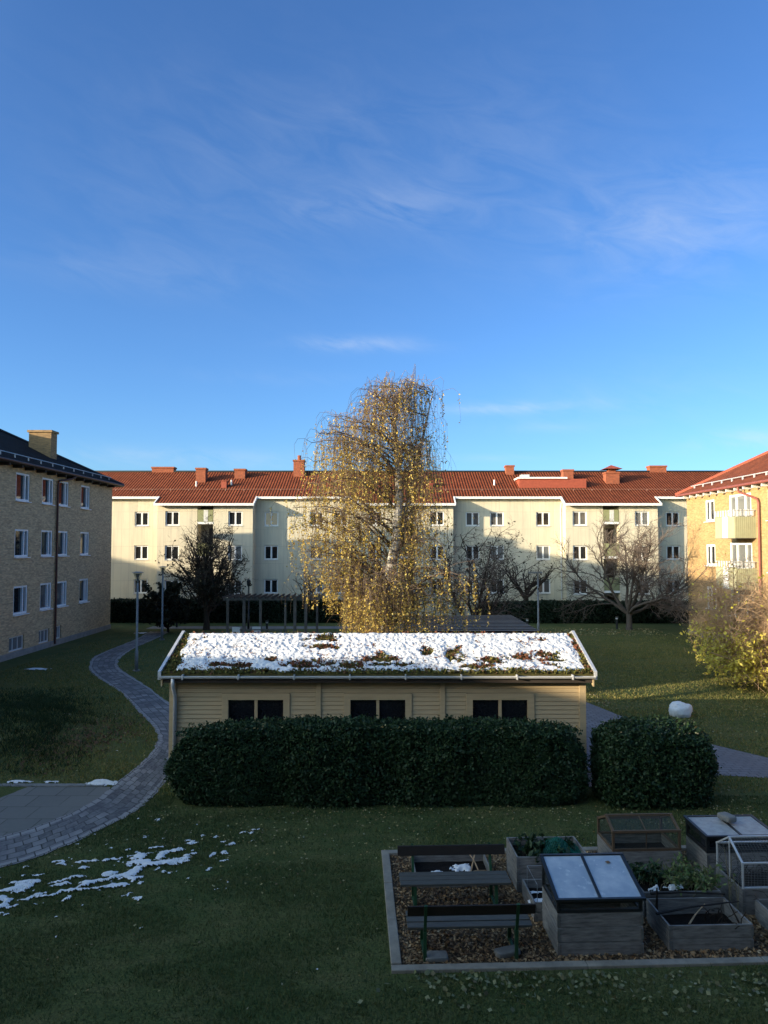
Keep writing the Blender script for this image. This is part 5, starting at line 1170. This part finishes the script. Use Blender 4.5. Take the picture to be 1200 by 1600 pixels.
# empty bed with sticks
collar('planter_box', 3.85, .36, 1.18, .80, .36, 'open grey planter box with dark soil and sticks across, nearest the plot edge', 2, 'soil', .13)
SB = [((3.78, .62, .395), (5.10, .86, .43), .013, 'bench_dark', 'long dark stick lying across the open front planter'), ((3.92, 1.17, .42), (5.03, 1.13, .41), .014, 'bench_dark', 'long dark stick along the back rim of the open front planter'),
      ((4.25, .62, .24), (4.62, .92, .37), .010, 'twigs_tan', 'pale forked stick inside the open front planter'), ((4.95, .45, .15), (5.0, .95, .36), .011, 'twigs_dark', 'dark stick standing in the right corner of the open front planter'),
      ((3.98, 1.1, .15), (4.0, 1.12, .52), .016, 'twigs_dark', 'short dark post in the back left corner of the open front planter')]
for p, q, rd, mt, lb in SB:
    a_, b_ = Gp(*p), Gp(*q); m1 = a_ * .6 + b_ * .4 + np.array([.01, .02, .012]); twig_mesh([[a_, m1, b_]], rd * 1.5, mt, 'stick', None, lb, 'stick')
rng = np.random.default_rng(18); vl = []
for k in range(14):
    q = Gp(4.72 + rng.uniform(-.12, .25), .62 + rng.uniform(-.2, .3), .14); pts = [q]; dd = np.array([rng.normal(0, .4), rng.normal(0, .4), 1.0])
    for i in range(6): dd = dd + rng.normal(0, .4, 3) - np.array([0, 0, .22]) * (i > 2); dd /= np.linalg.norm(dd); pts.append(pts[-1] + dd * .06)
    vl.append((pts, [.007] * 7))
V, F = tubes(vl, 4); tag(npmesh('withered_plant', V, F, 'twigs_dark'), 'withered dark plant in the right half of the open front planter', 'plant')
# plant bed behind it
collar('planter_box', 3.86, 1.28, 1.18, .80, .39, 'grey planter box overgrown with pale green herbs, snow on its left corner', 2, 'soil', .3)
herb(4.72, 1.62, .3, .75, .7, .42, 170, 21, 'bushy pale green herb spilling over the right half of its planter', 'herb', .032, arch=.95)
herb(4.15, 1.85, .3, .7, .5, .34, 70, 22, 'darker sparse herb in the left half of the herb planter', 'hedge_leaves', .04, arch=.9)
for k, (u, v, w_, lb) in enumerate(((4.06, 1.36, .22, 'left snow patch on the front edge of the herb planter'), (4.36, 1.38, .3, 'right snow patch on the front edge of the herb planter'), (3.72, 1.3, .12, 'tiny snow lump on the ground left of the herb planter'))): snow_blob(u, v, .38 if k < 2 else .1, w_, .16, .06, 30 + k, lb)
rng = np.random.default_rng(28)
for k in range(5):
    u = 5.2 + .05 * rng.normal(); v = 1.0 + .16 * k * .6; q = Gp(u, v, 0); pts = [q + np.array([.06 * math.sin(k * 2 + t * 2.2) * t, .03 * t, (.62 + .09 * k) * t]) for t in np.linspace(0, 1, 6)]
    twig_mesh([pts], .009, 'stalks', 'dry_stalk', None, 'thin pale dry stalk standing between the herb planter and the wire cage', 'stalk', 'dry stalks beside the wire cage')
collar('planter_box', 5.50, .36, 1.18, .80, .32, 'grey planter box at the right edge of the picture, beside the open one', 2, 'soil', .18)

# ================================================================== GROUND LITTER, SNOW, GRASS
rng = np.random.default_rng(99)
def ok_ground(x, y, gard=True):
    k = ~inpoly(x, y, PATH_POLY) & ~inpoly(x, y, RPATH) & ~inpoly(x, y, TERR)
    if gard: k &= ~inpoly(x, y, [G(-.02, -.02), G(7.42, -.02), G(7.42, 3.82), G(-.02, 3.82)])
    k &= ~((x > -4.6) & (x < 4.4) & (y > 16.1) & (y < 21)); return k
def scatter(n, x0, x1, y0, y1, dens=None):
    x, y = rng.uniform(x0, x1, n), rng.uniform(y0, y1, n); k = ok_ground(x, y)
    if dens is not None: k &= rng.uniform(size=n) < dens(x, y)
    return x[k], y[k]
L_ = []
def litter(n, box, size, mat, dens=None, flat=.75, lift=.02):
    x, y = scatter(n, *box, dens); P = np.stack([x, y, gz(x, y) + lift + rng.uniform(0, .015, len(x))], 1); V, F = leaves(P, size, rng, flat=flat, aspect=1.25); return V, F
def merge(parts): 
    o = 0; VV = []; FF = []
    for V, F in parts: VV.append(V); FF.append(F + o); o += len(V)
    return np.concatenate(VV), np.concatenate(FF)
V, F = merge([litter(2000, (-6, 9, 9, 16.5), .035, 0, lambda x, y: .15 + .85 * (fbm(x * .8, y * .8, 3) > .52) * (y > 12)), litter(1700, (-5, 9.5, 13.8, 16.1), .035, 0, lambda x, y: np.clip((y - 13.6) / 2.4, .1, 1) * np.where(x > -3, 1, .5)), litter(600, (7.5, 16, 14, 26), .05, 0), litter(700, (-14, -4, 14, 45), .05, 0),
              litter(500, (5, 8, 22, 28), .06, 0), litter(600, (9, 18, 46, 50), .09, 0)])
_n = 260; _x = np.concatenate([rng.uniform(-4.4, 4.2, _n), rng.uniform(4.9, 6.9, 70)]); _y = rng.uniform(16.0, 17.0, _n + 70); _P = np.stack([_x, _y, np.where(_x < 4.5, 1.665, 1.575) + rng.normal(0, .012, _n + 70)], 1)
V, F = merge([(V, F), leaves(_P, .045, rng, flat=.6, aspect=1.3)])
tag(npmesh('fallen_leaves', V, F, 'fallen'), 'small pale fallen leaves scattered over the lawn', 'leaves', kind='stuff')
V, F = litter(1500, (-.3, 7.6, 9.0, 9.92), .05, 0, lambda x, y: np.clip((y - 8.95) / .9, .05, 1) ** 1.2 * np.where(x > .4, 1, .25), flat=.5, lift=.035)
tag(npmesh('leaf_drift', V, F, 'pale_leaves'), 'band of larger pale green leaves along the front timber of the plot', 'leaves', kind='stuff')
V, F = litter(6000, (-10.8, -6.6, 18.2, 26), .06, 0, lambda x, y: np.exp(-(((x + 8.6 - .12 * (y - 21)) / .9) ** 2 + ((y - 21.3) / 2.2) ** 2)))
tag(npmesh('brown_leaf_litter', V, F, 'fallen_brown'), 'brown leaf litter on the left lawn bank', 'leaves', kind='stuff')
# snow remnants on the lawn
def snow_field(x0, x1, y0, y1, step, fn, h=.05):
    X, Y = np.meshgrid(np.arange(x0, x1, step), np.arange(y0, y1, step)); x, y = X.ravel(), Y.ravel(); f = fn(x, y)
    f = np.where(ok_ground(x, y), f, -1); z = gz(x, y) + .012 + np.clip(f * 1.4, 0, 1) * h + .006 * fbm(x * 20, y * 20, 4, 2)
    kp = (f > 0).reshape(X.shape); I = np.arange(X.size).reshape(X.shape); q = kp[:-1, :-1] & kp[1:, :-1] & kp[:-1, 1:] & kp[1:, 1:]
    F = np.stack([I[:-1, :-1], I[:-1, 1:], I[1:, 1:], I[1:, :-1]], -1)[q]; P = np.stack([x, y, z], 1); us = np.unique(F); mp = np.zeros(len(P), int); mp[us] = np.arange(len(us)); return P[us], mp[F]
def fn1(x, y):
    d = ((y - 13.2) - .70 * (x + 5.2)); s = (x + 5.2) * .82 + (y - 13.2) * .57
    e = np.exp(-((d + .65) / 1.0) ** 2) * np.exp(-((s + .3) / 3.2) ** 2) + .55 * np.exp(-(((x + 4.3) / .8) ** 2 + ((y - 13.4) / .9) ** 2))
    return (fbm(x * 5.6 - y * 1.0, y * 8.0 - x * 1.8, 62, 5) - .795 + .25 * e) * 4
def fn2(x, y): return (fbm(x * 2.2, y * 2.6, 14, 4) - 1.0 + .29 * np.exp(-((y - 17.72) / .18) ** 2) + .32 * np.exp(-(((x + 6.9) / .7) ** 2 + ((y - 21) / 1.6) ** 2)) + .16 * np.exp(-((x + 10.5) / 2) ** 2)) * 3
def fn3(x, y): return (fbm(x * 2.5, y * 2.5, 95, 4) - .865) * 3
def fn4(x, y): return (fbm(x * 1.2, y * 2.5, 4, 4) - .95 + .6 * np.exp(-(((x + 15.7) / .8) ** 2 + ((y - 33.6) / .35) ** 2)) + .55 * np.exp(-(((x + 14.8) / 1.2) ** 2 + ((y - 47.3) / .4) ** 2))) * 3
V, F = merge([snow_field(-8.5, -2.4, 10.6, 15.8, .022, fn1, .035), snow_field(-13, -5.5, 17.6, 26, .035, fn2, .05), snow_field(-2.4, -.2, 9.4, 13, .03, fn3, .03), snow_field(-17.5, -13, 32, 49, .07, fn4, .05)])
tag(npmesh('lawn_snow', V, F, 'snow', smooth=True), 'thin scattered remnants of snow on the left lawn', 'snow', kind='stuff')
a_, b_, _ = at(152, 1228)
def fnh(x, y): return (1 - np.sqrt(((x - a_ - .05) / .42) ** 2 + ((y - b_ - .10) / .20) ** 2) - 1.1 * (fbm(x * 4, y * 6, 71, 4) - .42)) * .9
V, F = snow_field(a_ - .9, a_ + .9, b_ - .3, b_ + .55, .02, lambda x, y: fnh(x, y), .09)
tag(npmesh('snow_heap', V, F, 'snow', smooth=True), 'flat white heap of snow where terrace and path meet', 'snow')
a_, b_, _ = at(1067, 1121)
rock('snow_lump', (a_, b_ + .2, -.12), .68, .60, .56, .2, 'big round lump of rolled snow on the right lawn', 'snow', 'snow', seed=13, pw=.8, amp=.4)
# grass blades
def blades(n, box, h, wd, dens=None):
    worn = lambda x, y: np.clip((fbm(x * .55 + 4, y * .8, 23, 4) - .34) * 6, .35, 1) * (dens(x, y) if dens else 1)
    x, y = scatter(n, *box, worn); n = len(x); z = gz(x, y); a = rng.uniform(0, 2 * math.pi, n); hh = h * rng.uniform(.5, 1.3, n); l = rng.normal(0, .5, (n, 2)) * hh[:, None]
    dx, dy = np.cos(a) * wd, np.sin(a) * wd
    V = np.stack([np.stack([x - dx, y - dy, z], 1), np.stack([x + dx, y + dy, z], 1), np.stack([x + l[:, 0], y + l[:, 1], z + hh], 1)], 1); return V.reshape(-1, 3), np.arange(3 * n).reshape(n, 3)
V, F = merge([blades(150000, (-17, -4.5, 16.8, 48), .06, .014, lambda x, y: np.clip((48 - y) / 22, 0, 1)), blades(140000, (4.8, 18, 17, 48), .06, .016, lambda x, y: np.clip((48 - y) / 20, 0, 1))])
tag(npmesh('olive_grass', V, F, 'grass_far'), 'olive grass of the farther lawns beside the paths', 'grass', kind='stuff')  # brighter and more olive than the near grass
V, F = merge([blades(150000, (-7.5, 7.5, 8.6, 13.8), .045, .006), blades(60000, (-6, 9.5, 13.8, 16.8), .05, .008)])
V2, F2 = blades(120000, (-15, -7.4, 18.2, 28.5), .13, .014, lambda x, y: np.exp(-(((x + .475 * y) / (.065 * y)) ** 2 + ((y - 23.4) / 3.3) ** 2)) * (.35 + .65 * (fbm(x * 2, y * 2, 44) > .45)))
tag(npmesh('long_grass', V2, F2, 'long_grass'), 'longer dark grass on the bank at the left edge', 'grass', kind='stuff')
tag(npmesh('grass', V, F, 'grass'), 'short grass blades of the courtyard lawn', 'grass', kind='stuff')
